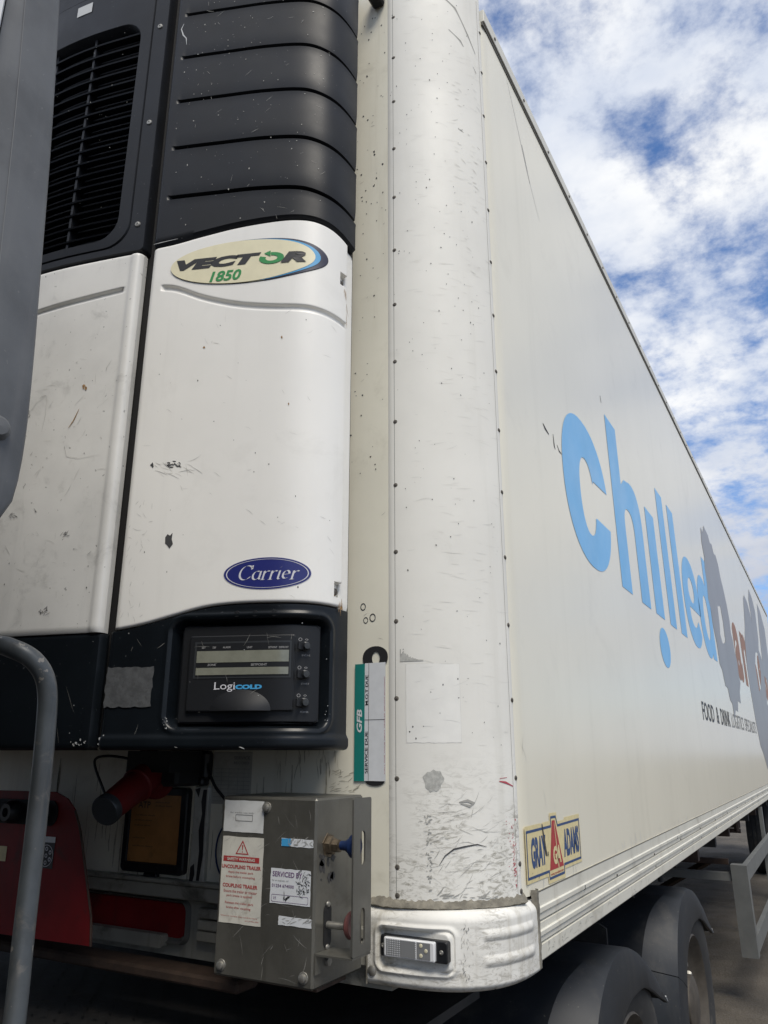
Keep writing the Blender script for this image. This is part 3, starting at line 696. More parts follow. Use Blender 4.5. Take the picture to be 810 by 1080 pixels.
    for (a, b) in (((-.14, 5.15, .80), (-1.2, 5.15, .80)), ((-.30, 5.30, .78), (-1.0, 6.2, .34)), ((-.25, 7.35, .84), (-2.2, 7.35, .84)), ((-.45, 6.3, 1.02), (-.95, 7.4, .62)), ((-.42, 9.0, .95), (-1.5, 9.0, .5))):
        ob = MB().m('rust'); ob.tube([a, b], .028, 4); ob.build('brace', T)
    ob = MB().m('rust'); ob.tube([(-.1, 5.6, .98), (-.1, 5.6, 1.08)], .02, 8); ob.build('bracket', T)
    ob = MB().m('chassis'); ob.box((-2.3, 3.9, .42), (-1.75, 8.8, 1.02), .02); ob.build('dark_backing_box', T)  # added dark box, stands in for shade under the far side
    for dy in (0, 1.31):
        for x, sgn in ((-.36, 1), (-2.14, -1)):
            wheel(T, (x, 11.2 + dy, .5), sgn)
    for x in (-.62, -1.95):                       # landing legs
        ob = MB().m('chassis'); ob.box((x, 3.45, .45), (x + .12, 3.58, 1.1)); ob.box((x + .015, 3.465, .12), (x + .105, 3.565, .45)); ob.box((x - .06, 3.40, .09), (x + .18, 3.63, .12)); ob.build('landing_leg', T)
    # side guard: sloped front post and two rails
    ob = MB().m('galv')
    ob.prism([(4.50, .855), (4.60, .855), (4.64, .29), (4.54, .285)], lambda a, b, t: (t, a, b), -.055, .048)
    ob.prism([(4.598, .853), (9.0, .853), (9.0, .75), (4.606, .75)], lambda a, b, t: (t, a, b), .012, .046)
    ob.prism([(4.63, .405), (9.0, .405), (9.0, .30), (4.638, .30)], lambda a, b, t: (t, a, b), .012, .046)
    for y in (6.8, 8.9): ob.box((-.02, y, .3), (.011, y + .08, 1.1))
    ob.box((-.5, 4.52, .75), (-.056, 4.58, .80)); ob.box((-.5, 4.52, .801), (-.45, 4.58, 1.1))
    ob.build('side_guard', T)

def wheel(par, c, sgn, k=1.0):
    x, y, z = c; w = .34 if sgn else .3
    prof = [(-.15, .30), (-.16, .36), (-.165, .45), (-.15, .492), (-.12, .5), (.12, .5), (.15, .492), (.165, .45), (.17, .40), (.16, .33), (.15, .295)]
    prof = [(h, r if r < .31 else .31 + (r - .31) * (1 - (1 - k) * .5 / .19)) for h, r in prof]; R5 = prof[4][1]
    q = MB().m('rubber'); q.lathe(c, (sgn, 0, 0), prof, 56, cap=False)
    for ring_ in (-.085, -.03, .03, .085):
        q.m('blackin'); q.lathe((x, y, z), (sgn, 0, 0), [(ring_ - .008, R5 - .0005), (ring_ - .006, R5 + .0035), (ring_ + .006, R5 + .0035), (ring_ + .008, R5 - .0005)], 56, cap=False)
    t = q.build('tyre', par)
    q = MB().m('rim'); q.lathe(c, (sgn, 0, 0), [(.15, .297), (.156, .29), (.142, .276), (.118, .262), (.10, .23), (.085, .17), (.085, .13), (.135, .12), (.147, .09), (.152, .0)], 40, cap=False)
    q.m('bolt')
    for k in range(10):
        a = 2 * math.pi * k / 10; q.lathe((x + sgn * .086, y + .165 * math.cos(a), z + .165 * math.sin(a)), (sgn, 0, 0), [(0, .016), (.022, .015), (.03, .009)], 6)
    q.build('rim', t)
trailer()

# ------------------------------------------------------------------ refrigeration unit on the trailer front
def unit():
    T = thing('refrigeration_unit', 'white and black refrigeration unit on the trailer front wall with grille and control panel', 'refrigeration unit', (-1.25, -.2, 1.58))
    def sstep(x): x = max(0, min(1, x)); return x * x * (3 - 2 * x)
    def panel(mb, s0, s1, zlo, zhi, ns, nz, carve=None, rl=.012, rr_=.012, rb=.006, rt=.006, base=0., back=-.03, rows=None):
        if rows: nz = len(rows(s0)) - 1
        ss = [s0 + (s1 - s0) * (.5 - .5 * math.cos(math.pi * i / ns)) * .35 + (s1 - s0) * i / ns * .65 for i in range(ns + 1)]
        cache = {}
        def z_(s, f):
            if rows:
                if s not in cache: cache[s] = rows(s)
                return cache[s][min(nz, int(round(f * nz)))]
            g = (.5 - .5 * math.cos(math.pi * f)) * .25 + f * .75
            return zlo(s) + (zhi(s) - zlo(s)) * g
        def rnd(d, r): return 0. if r <= 0 or d >= r else r - math.sqrt(max(0, r * r - (r - d) ** 2))
        def P(i, j):
            s = ss[i]; z = z_(s, j / nz)
            o = base - rnd(s - s0, rl) - rnd(s1 - s, rr_) - rnd(z - zlo(s), rb) - rnd(zhi(s) - z, rt)
            if carve: o += carve(s, z)
            return UNIT(s, z, o)
        mb.grid(P, ns, nz)
        edge = [(i, 0) for i in range(ns)] + [(ns, j) for j in range(nz)] + [(i, nz) for i in range(ns, 0, -1)] + [(0, j) for j in range(nz, 0, -1)]
        def E(k, t):
            i, j = edge[k % len(edge)]
            return P(i, j) if t == 0 else UNIT(ss[i], z_(ss[i], j / nz), back)
        mb.grid(lambda k, t: E(k, t), len(edge), 1, closeu=True)
    SR = 2.138
    ztop = lambda s: interp(s, [(1.5, 2.899), (1.53, 2.902), (1.594, 2.909), (1.674, 2.925), (1.768, 2.941), (1.874, 2.949), (1.965, 2.946), (2.017, 2.938), (2.074, 2.924), (2.10, 2.917), (2.2, 2.90)])
    zbot = lambda s: interp(s, [(1.5, 1.856), (1.54, 1.858), (1.606, 1.869), (1.67, 1.885), (1.75, 1.904), (1.829, 1.911), (1.941, 1.911), (2.3, 1.908)])
    grv = lambda s: interp(s, [(1.55, 2.776), (1.606, 2.766), (1.689, 2.729), (1.782, 2.700), (1.886, 2.682), (1.973, 2.675), (2.024, 2.669), (2.073, 2.664), (2.1, 2.662), (2.2, 2.66)])
    def carveR(s, z):
        d = abs(z - grv(s)); o = 0
        if s > 2.06:
            for pz in (2.797, 1.950):
                if abs(z - pz) < .0185: o -= .016 * sstep((s - 2.066) / .004) * min(1, max(0, (.0185 - abs(z - pz)) / .0025))
        if d < .0098 and s > 1.562: o = -.008 * sstep((s - 1.562) / .012) * min(1, (1 - d / .0098) * 2.2)
        return o
    def lin(a, b, n): return [a + (b - a) * k / n for k in range(n)]
    def eased(a, b, n): return [a + (b - a) * (.5 - .5 * math.cos(math.pi * k / n)) * .5 + (b - a) * k / n * .5 for k in range(n)]
    gset = [-.014, -.0105, -.0095, -.008, -.006, -.004, -.002, 0, .002, .004, .006, .008, .0095, .0105, .014]
    pset = [-.022, -.0195, -.018, -.0165, -.015, -.012, -.008, -.004, 0, .004, .008, .012, .015, .0165, .018, .0195, .022]
    def rowsR(s):
        g = grv(s); a = g + .018; c = a + (ztop(s) - a) * .483; q = zbot(s) + .0405
        return (eased(zbot(s), q - .026, 8)[:-1] + [q + d for d in pset] + eased(q + .027, g - .018, 56) + [g + d for d in gset] + lin(a, c - .028, 6)
                + [c + d for d in pset] + eased(c + .028, ztop(s), 12) + [ztop(s)])
    def rowsL(s):
        g = 2.763 + (s - 1.143) * .066; return eased(1.853, g - .018, 60) + [g + d for d in gset] + eased(g + .018, 2.896, 20) + [2.896]
    # right white door panel
    mb = MB().m('white'); panel(mb, 1.527, 2.096, zbot, ztop, 200, 0, carveR, .018, .004, rows=rowsR)
    P = UNIT
    mb.m('scuff')
    mb.flat([(1.640, 2.075), (1.645, 2.083), (1.652, 2.079), (1.658, 2.086), (1.657, 2.070), (1.661, 2.058), (1.653, 2.047), (1.647, 2.055), (1.641, 2.06)], P, .0008)
    mb.scuffs((1.625, 1.66, 2.255, 2.272), 16, (.004, .018), (.0012, .004), -.4, .5, P, .0008); mb.flecks((1.585, 1.592, 2.255, 2.268), 3, (.002, .004), P, .0008)
    mb.m('scuffw'); mb.scuffs((1.59, 1.70, 2.235, 2.27), 24, (.01, .04), (.0005, .0014), -.5, .3, P, .0006)
    mb.m('scuffw'); mb.scuffs((1.55, 2.05, 1.92, 2.7), 36, (.005, .025), (.0004, .0009), -.6, .6, P, .0005)
    mb.m('scuff'); mb.flecks((1.56, 2.06, 1.93, 2.65), 26, (.0007, .002), P, .0006)
    mb.m('rusts')
    for s, z in ((1.905, 2.588), (1.697, 2.577), (1.93, 2.40), (1.905, 2.83)): mb.flecks((s, s + .006, z, z + .006), 2, (.0015, .003), P, .0008)
    mb.m('scuffw'); mb.scuffs((1.54, 1.60, 1.87, 2.2), 30, (.006, .02), (.0005, .0012), 1.3, .6, P, .0006)
    door = mb.build('side_door', T)
    # vinyl: big oval badge and small oval badge
    q = MB(); q.m('inkk'); q.oval(1.808, 2.829, .216, .067, P, .0005, 96, 20)
    q.m('cream'); q.oval(1.8075, 2.829, .2135, .0655, P, .0011, 96, 20)
    q.m('navyk'); q.oval(1.808, 2.829, .214, .066, P, .0017, 60, 20, a0=-1.35, a1=1.75)
    q.m('cyan'); q.oval(1.797, 2.829, .2045, .0650, P, .0023, 60, 20, a0=-1.35, a1=1.75)
    q.m('cream'); q.oval(1.788, 2.829, .1990, .0645, P, .0029, 96, 20)
    q.m('inkk'); q.text('VECT', (1.605, 1.842, 2.8175, 2.8505), P, .0037, .07, .28); q.text('R', (1.896, 1.964, 2.8115, 2.8435), P, .0046, .06, .28)
    q.m('green'); q.oval(1.871, 2.829, .034, .0175, P, .0041, 40, 3, inner=.48, a0=-3.6, a1=1.65); q.flat([(1.868, 2.852), (1.868, 2.834), (1.850, 2.845)], P, .0042)
    q.text('1850', (1.702, 1.790, 2.773, 2.805), P, .0037, .03, .25)
    q.build('badge', door, label='cream oval badge edged in navy and cyan at the top of the door')
    q = MB(); q.m('silverink'); q.oval(1.897, 1.978, .105, .0385, P, .0006, 56, 6); q.m('navyd'); q.oval(1.897, 1.978, .1035, .0375, P, .0009, 56, 6)
    q.m('silverink'); q.oval(1.897, 1.978, .098, .034, P, .0012, 56, 1, inner=.975)
    nib_word(q, 'Carrier', (1.826, 1.968, 1.963, 1.998), P, .0013)
    q.build('badge', door, label='small navy oval badge at the bottom of the door')
    # white side flange with two latch notches, set back beside the door
    mb = MB().m('white'); panel(mb, 2.099, UMAX - .002, lambda s: 1.906, lambda s: interp(s, [(2.1, 2.913), (2.25, 2.90)]), 16, 60, None, .003, .003, .003, .003, base=-.012)
    mb.m('rusts'); mb.scuffs((2.101, 2.110, 2.72, 2.78), 10, (.02, .07), (.001, .003), -1.57, .05, P, -.0112); mb.scuffs((2.104, 2.114, 1.915, 1.94), 14, (.01, .02), (.002, .004), -1.57, .1, P, -.0112)
    fl = mb.build('side_flange', T)
    for z in (2.797, 1.951):
        q = MB().m('screw'); n = Vector(P(2.082, z, 1)) - Vector(P(2.082, z, 0)); q.lathe(P(2.083, z - .004, -.0165), n, [(0, .0085), (.006, .008), (.0075, .005), (.0075, 0)], 12)
        q.m('rusts'); q.lathe(P(2.083, z - .004, -.0162), n, [(0, .0105), (.0008, .010)], 12); q.scuffs((2.078, 2.090, z - .034, z - .024), 4, (.010, .03), (.001, .002), -1.57, .03, P, .0008, .01)
        q.build('latch', door)
    # black lower surround of the door: a formed face with a rounded recess holding the control panel
    mb = MB().m('navy')
    zb0 = lambda s: 1.588; rx0, rx1, rz0, rz1 = 1.676, 2.058, 1.633, 1.876
    def carveC(s, z):
        r = .03; dx = max(rx0 + r - s, s - (rx1 - r), 0); dz = max(rz0 + r - z, z - (rz1 - r), 0); d = math.hypot(dx, dz) - r
        o = -.035 * sstep(-d / .010) + (.004 * math.exp(-((d - .008) / .006) ** 2))
        if z < 1.625: o += .006 * sstep((1.625 - z) / .015)
        return o
    panel(mb, 1.517, SR - .006, zb0, lambda s: zbot(s) - .003, 150, 120, carveC, .016, .004, .012, .003, base=-.004)
    mb.m('chip')
    mb.scuffs((1.53, 2.04, 1.596, 1.602), 14, (.004, .02), (.0008, .0022), 0, .1, P, .0008); mb.flecks((1.672, 1.684, 1.633, 1.66), 8, (.0008, .002), P, .0004)
    mb.flecks((1.52, 1.535, 1.60, 1.625), 10, (.001, .0025), P, -.001); mb.flecks((1.55, 2.08, 1.60, 1.9), 10, (.0005, .0012), P, -.0033)
    mb.flecks((2.045, 2.06, 1.64, 1.70), 6, (.0006, .0015), P, .0005)
    mb.m('scuffg'); mb.scuffs((1.55, 1.66, 1.6, 1.84), 6, (.01, .04), (.0003, .0008), 1, .7, P, -.0034)
    mb.m('panelblk')
    for s in (1.83, 1.873, 1.918): mb.lathe(P(s, 1.8855, -.004), Vector(P(s, 1.88, 1)) - Vector(P(s, 1.88, 0)), [(0, .008), (.003, .007), (.0035, 0)], 12)
    sur = mb.build('control_surround', T)
    # silver tape patch
    q = MB().m('tape')
    def tp(i, j):
        a = 1.524 + .115 * i / 12; b = 1.682 + .088 * j / 10
        if i in (0, 12): a += random.uniform(-.002, .002)
        if j in (0, 10): b += random.uniform(-.003, .002)
        return P(a, b, -.0015)
    q.grid(tp, 12, 10); q.build('tape_patch', sur)
    # control panel
    q = MB().m('panelblk'); fl_ = -.037
    loft(q, [rr(1.697, 2.042, 1.645, 1.863, .014), rr(1.697, 2.042, 1.645, 1.863, .014), rr(1.701, 2.038, 1.649, 1.859, .012)], P, [fl_ - .004, fl_ + .018, fl_ + .021])
    q.flat([], P, 0) if False else None
    q.patch(1.7005, 2.0385, 1.6485, 1.8595, P, fl_ + .0205, 20, 4)
    cpn = q.build('control_panel', sur)
    q = MB().m('panelblk'); b0 = fl_ + .021
    loft(q, [rr(1.719, 1.970, 1.670, 1.838, .006), rr(1.719, 1.970, 1.670, 1.838, .006), rr(1.722, 1.967, 1.673, 1.835, .005)], P, [b0, b0 + .007, b0 + .009]); q.patch(1.7215, 1.9675, 1.6725, 1.8355, P, b0 + .0088, 16, 4)
    for s in (1.735, 1.945): q.box_on = None
    # rounded finger scoop under the display
    def scoop(i, j):
        th = math.pi * i / 24; k = j / 6
        a = 1.847 + .071 * math.cos(th) * k; b = 1.671 + .046 * math.sin(th) * k
        return P(a, b, b0 + .009 + .017 * (1 - k * k) * (0.25 + .75 * (1 - math.sin(th) * k * .6)))
    q.m('panelblk'); q.grid(scoop, 24, 6); q.add([P(1.847 + .071 * math.cos(math.pi * i / 16), 1.671, b0 + .009) for i in range(17)] + [P(1.847 + .071 * math.cos(math.pi * i / 16), 1.671, b0 + .009 + .017 * (1 - math.cos(math.pi * i / 16) ** 2)) for i in range(17)], [[i, i + 1, 18 + i, 17 + i] for i in range(16)])
    q.m('panelgrey'); q.patch(1.733, 1.961, 1.742, 1.824, P, b0 + .0098, 14, 3)
    q.m('panelblk'); q.patch(1.738, 1.957, 1.746, 1.820, P, b0 + .0104, 14, 3)
    q.m('lcd'); q.patch(1.739, 1.9555, 1.777, 1.803, P, b0 + .0110, 14, 2); q.patch(1.739, 1.9555, 1.7495, 1.7655, P, b0 + .0110, 14, 2)
    q.m('faintink')
    for (s, w, z, h, t) in ((1.750, .009, 1.8085, .0045, 'SET'), (1.776, .008, 1.8085, .0045, 'DEF'), (1.800, .018, 1.8085, .0045, 'ALARM'), (1.857, .013, 1.8075, .0045, 'UNIT'), (1.907, .021, 1.8065, .0045, 'SETPOINT'), (1.932, .022, 1.8065, .0045, 'DEFROST'), (1.766, .020, 1.7695, .005, 'ZONE'), (1.868, .038, 1.7685, .005, 'SETPOINT')):
        q.text(t, (s, s + w, z, z + h), P, b0 + .0112, .02)
    q.m('silverink'); q.text('Logi', (1.785, 1.833, 1.7125, 1.7335), P, b0 + .0098, .0)
    for s in (1.7857, 1.8305): q.patch(s - .002, s + .004, 1.7172, 1.7183, P, b0 + .0099, 1, 1)
    q.m('cyan'); q.text('COLD', (1.834, 1.896, 1.7175, 1.7275), P, b0 + .0098, .06)
    q.m('scuffg'); q.scuffs((1.73, 1.96, 1.68, 1.83), 10, (.01, .04), (.0003, .0006), .8, .8, P, b0 + .0113)
    q.build('display', cpn)
    for z, txt in ((1.812, 'ENGINE'), (1.749, 'START'), (1.688, 'POWER')):
        q = MB().m('panelgrey'); n = Vector(P(1.997, z, 1)) - Vector(P(1.997, z, 0)); c = Vector(P(1.997, z, b0))
        q.lathe(c, n, [(0, .011), (.003, .011), (.004, .0085), (.014, .0078), (.016, .0065), (.0162, 0)], 20)
        q.m('panelblk'); t_ = Vector((n.y, -n.x, 0)) * -1; q.box((c.x - .0028, c.y - .03, c.z - .009), (c.x + .0028, c.y - .006, c.z + .009), .0012)
        q.m('faintink'); q.text(txt, (1.987, 2.009, z - .0215, z - .0175), P, b0 + .0006, .01)
        q.oval(1.982, z + .016, .005, .004, P, b0 + .0006, 14, 1, inner=.7); q.text('o', (1.995, 2.003, z + .014, z + .018), P, b0 + .0006)
        q.build('knob', cpn)
    # black louvred cowl above the door
    ribs = [3.060, 3.230, 3.398, 3.563, 3.732, 3.90]
    def dr(s): return interp(s, [(1.5, .004), (1.7, .002), (1.82, .0), (1.94, -.012), (2.01, -.028), (2.085, -.040), (2.2, -.05)])
    def carveB(s, z):
        o = 0
        for r in ribs:
            d = z - (r + dr(s))
            if abs(d) < .05 and s > 1.556:
                k = sstep((s - 1.556) / .015)
                if abs(d) < .0085: o -= .014 * k * min(1, (1 - abs(d) / .0085) * 2.5)
                if 0 <= d < .05: o -= .004 * k * (1 - d / .05) ** 2
                if -.02 < d < 0: o += .002 * k * (1 + d / .02)
        return o
    rset = [-.022, -.014, -.0098, -.0086, -.0078, -.0055, -.003, 0, .003, .0055, .0078, .0086, .0098, .015, .024, .036, .049]
    def rowsB(s):
        o = [ztop(s) + .006]; first = ribs[0] + dr(s) + rset[0]
        o += lin(o[0], first, 10)[1:]
        for k, r in enumerate(ribs):
            o += [r + dr(s) + d for d in rset]
            nx = (ribs[k + 1] + dr(s) + rset[0]) if k + 1 < len(ribs) else 4.05
            o += lin(r + dr(s) + rset[-1], nx, 6)[1:]
        return o + [4.05]
    mb = MB().m('black'); panel(mb, 1.527, SR - .002, lambda s: ztop(s) + .006, lambda s: 4.05, 120, 0, carveB, .014, .006, .008, .006, base=.002, rows=rowsB)
    mb.m('scuffg'); mb.flecks((1.56, 2.0, 2.95, 3.9), 130, (.0006, .0022), P, .0032); mb.scuffs((1.58, 2.02, 2.95, 3.85), 40, (.006, .03), (.0004, .001), .6, 1, P, .0031)
    mb.m('chip'); mb.stroke([(1.555, 3.70), (1.548, 3.68), (1.556, 3.655), (1.567, 3.64), (1.57, 3.615)], .004, P, .003); mb.stroke([(1.53, 2.915), (1.55, 2.918), (1.60, 2.924)], .002, P, .001)
    mb.build('louvre_cowl', T)
    # centre column: soiled white door, dark foot, grille header
    mb = MB().m('whitedirty')
    def carveL(s, z):
        d = abs(z - (2.763 + (s - 1.143) * .066)); o = 0
        if d < .0098 and .6 < s < 1.455: o = -.008 * sstep((1.455 - s) / .01) * min(1, (1 - d / .0098) * 2.2)
        bead = s - 1.474
        if bead > -.012: o += .004 * sstep((bead + .012) / .012)
        return o
    panel(mb, .535, 1.497, lambda s: 1.853, lambda s: 2.896, 150, 0, carveL, .012, .018, .004, .008, base=.002, rows=rowsL)
    mb.m('scuffg'); mb.scuffs((1.10, 1.45, 1.87, 2.6), 16, (.004, .02), (.0006, .0016), .6, .8, P, .0032); mb.m('scuff'); mb.flecks((1.10, 1.46, 1.87, 2.62), 36, (.0006, .002), P, .0032)
    for (s, z) in ((1.19, 2.445), (1.33, 1.905), (1.19, 2.16), (1.36, 2.10)): mb.scuffs((s - .012, s + .012, z - .008, z + .008), 10, (.004, .016), (.0008, .002), .5, .6, P, .0034)
    mb.m('scuffw'); mb.scuffs((1.05, 1.46, 1.86, 2.65), 80, (.006, .04), (.0004, .0011), .8, .9, P, .0030); mb.stroke([(1.33, 2.33), (1.33, 2.34), (1.34, 2.31), (1.38, 2.30), (1.44, 2.305)], .0012, P, .0034)
    mb.stroke([(1.19, 2.44), (1.22, 2.48), (1.25, 2.495), (1.255, 2.44), (1.25, 2.39)], .0016, P, .0034)
    mb.m('rusts'); mb.flecks((1.365, 1.375, 2.495, 2.51), 4, (.003, .006), P, .0034); mb.stroke([(1.36, 2.44), (1.348, 2.41), (1.335, 2.39)], .003, P, .0036); mb.stroke([(1.15, 2.36), (1.153, 2.35)], .006, P, .0036)
    mb.build('centre_door', T)
    mb = MB().m('navy'); panel(mb, .535, 1.503, lambda s: 1.588, lambda s: 1.850, 60, 40, None, .012, .02, .012, .003, base=-.003)
    mb.m('scuffg'); mb.scuffs((1.25, 1.48, 1.6, 1.84), 5, (.02, .08), (.0003, .0009), 1.4, .3, P, -.0022)
    mb.m('chip'); mb.flecks((1.45, 1.49, 1.597, 1.612), 14, (.001, .003), P, .000); mb.flecks((1.1, 1.48, 1.6, 1.84), 8, (.0006, .0014), P, -.0022); mb.build('centre_foot', T)
    # grille header with a rounded opening
    mb = MB().m('black')
    loops = [rr(.537, 1.500, 2.903, 4.05, .012), rr(.539, 1.498, 2.905, 4.048, .012), rr(.60, 1.452, 2.925, 3.93, .075), rr(.602, 1.450, 2.927, 3.928, .075), rr(.605, 1.447, 2.930, 3.925, .075), rr(.64, 1.412, 2.955, 3.755, .07), rr(.642, 1.410, 2.957, 3.753, .07), rr(.65, 1.402, 2.965, 3.745, .066)]
    # finer loops so the header follows the bowed face
    def dens(lp):
        o_ = []
        n = len(lp)
        for i in range(n):
            a, b = lp[i], lp[(i + 1) % n]
            k = 12 if (i % 7 == 6) else 1
            for t in range(k): o_.append((a[0] + (b[0] - a[0]) * t / k, a[1] + (b[1] - a[1]) * t / k))
        return o_
    loops = [dens(l) for l in loops]
    loft(mb, [loops[0]] + loops + [loops[-1]], P, [-.05, -.002, .002, .002, -.003, .004, .006, .003, -.035, -.06])
    mb.m('blackin'); mb.patch(.63, 1.43, 2.94, 3.78, P, -.055, 24, 2)
    mb.m('chip'); mb.patch(1.15, 1.21, 3.86, 3.90, P, .006, 3, 1)
    mb.m('scuffg'); mb.flecks((1.1, 1.49, 2.91, 3.9), 30, (.0006, .0015), P, .0035)
    hd = mb.build('grille_header', T)
    q = MB().m('black')
    for k in range(17):
        z = 2.985 + k * .0455
        def sl(i, j, z=z):
            s = .64 + .77 * i / 24; return P(s, z + (0, .004, .016, .012)[j % 4], (-.006, -.004, -.034, -.036)[j % 4])
        q.grid(sl, 24, 4)
    for s in (.85, 1.07, 1.232):
        q.grid(lambda i, j, s=s: P(s + (-.004, .004, .004, -.004, -.004)[i], 2.955 + .80 * j, (-.010, -.010, -.045, -.045, -.010)[i]), 4, 1)
    q.build('grille', hd)
    for z in (3.711, 3.344, 2.990, 4.0):
        q = MB().m('bolt'); n = Vector(P(1.474, z, 1)) - Vector(P(1.474, z, 0)); q.lathe(P(1.474, z, .0015), n, [(0, .0085), (.003, .0075), (.004, .003), (.0025, .002), (.0025, 0)], 14); q.build('screw', hd)
    # carcass behind the shells, joint strip between the columns, far column
    mb = MB().m('blackin'); mb.grid(lambda i, j: UNIT(-.25 + (UMAX + .24) * i / 80, 1.60 + 2.44 * j, -.04), 80, 1)
    mb.add([UNIT(-.25, 1.60, -.04)] + [UNIT(UMAX * i / 40, 1.60, -.035) for i in range(41)], [list(range(42))])
    mb.box((-2.15, -.2, 1.62), (-.37, -.001, 4.02)); mb.build('carcass', T)
    mb = MB().m('black'); panel(mb, -.26, .52, lambda s: 2.90, lambda s: 4.05, 30, 10, None, base=.0); mb.build('louvre_cowl', T)
    mb = MB().m('white'); panel(mb, -.26, .52, lambda s: 1.86, lambda s: 2.893, 30, 10, None, base=.0); mb.build('side_door', T)
    mb = MB().m('navy'); panel(mb, -.26, .52, lambda s: 1.588, lambda s: 1.855, 30, 10, None, base=-.003); mb.build('side_foot', T)
    mb = MB().m('panelblk'); panel(mb, SR - .002, UMAX - .002, lambda s: 2.895, lambda s: 4.05, 6, 4, None, .002, .002, .002, .002, base=-.014); mb.build('side_return', T); mb = MB().m('panelblk'); panel(mb, SR - .002, UMAX - .002, lambda s: 1.59, lambda s: 1.902, 6, 4, None, .002, .002, .002, .002, base=-.014); mb.build('side_return', T)

def interp(x, pts):
    if x <= pts[0][0]: return pts[0][1]
    for i in range(len(pts) - 1):
        (a, va), (b, vb) = pts[i], pts[i + 1]
        if x <= b:
            # Catmull-like smooth interpolation
            m0 = (vb - pts[i - 1][1]) / (b - pts[i - 1][0]) if i > 0 else (vb - va) / (b - a)
            m1 = (pts[i + 2][1] - va) / (pts[i + 2][0] - a) if i + 2 < len(pts) else (vb - va) / (b - a)
            h = b - a; t = (x - a) / h
            return (2 * t ** 3 - 3 * t ** 2 + 1) * va + (t ** 3 - 2 * t ** 2 + t) * h * m0 + (-2 * t ** 3 + 3 * t ** 2) * vb + (t ** 3 - t ** 2) * h * m1
    return pts[-1][1]

def nib_word(mb, word, box, P, off):
    """Broad-nib italic letters: every stroke is a pen path swept with a slanted nib."""
    def arc(cx, cy, rx, ry, a0, a1, n=10): return [(cx + rx * math.cos(R_(a0 + (a1 - a0) * i / n)), cy + ry * math.sin(R_(a0 + (a1 - a0) * i / n))) for i in range(n + 1)]
    G = {'C': (.74, [arc(.38, .5, .33, .48, 40, 325, 18), [(.62, .98), (.64, .72)]]),
         'a': (.50, [arc(.24, .30, .19, .29, 60, 370, 14), [(.42, .58), (.42, .1), (.47, .03), (.52, .06)]]),
         'r': (.40, [[(.02, .54), (.12, .58), (.12, .0)], [(.12, .36), (.2, .52), (.3, .59), (.37, .54)], [(.03, .0), (.22, .0)]]),
         'i': (.26, [[(.02, .54), (.12, .58), (.12, .06), (.18, .0), (.23, .04)], [(.10, .80), (.15, .83)]]),
         'e': (.46, [[(.08, .31), (.37, .36)] + arc(.23, .32, .16, .27, 10, 310, 14)])}
    x = 0; st = []
    for ch in word:
        w, ss = G[ch]
        for s in ss: st.append([(x + a + b * .22, b) for a, b in s])
        x += w
    tot = x + .0; a0, a1, b0, b1 = box
    f = lambda p: (a0 + p[0] / tot * (a1 - a0), b0 + p[1] * (b1 - b0))
    nx, ny = .052, .022
    for s in st:
        for p, q in zip(s, s[1:]):
            quad = [(p[0] - nx, p[1] - ny), (p[0] + nx, p[1] + ny), (q[0] + nx, q[1] + ny), (q[0] - nx, q[1] - ny)]
            mb.add([P(*f(v), off) for v in quad], [[0, 1, 2, 3]])
unit()

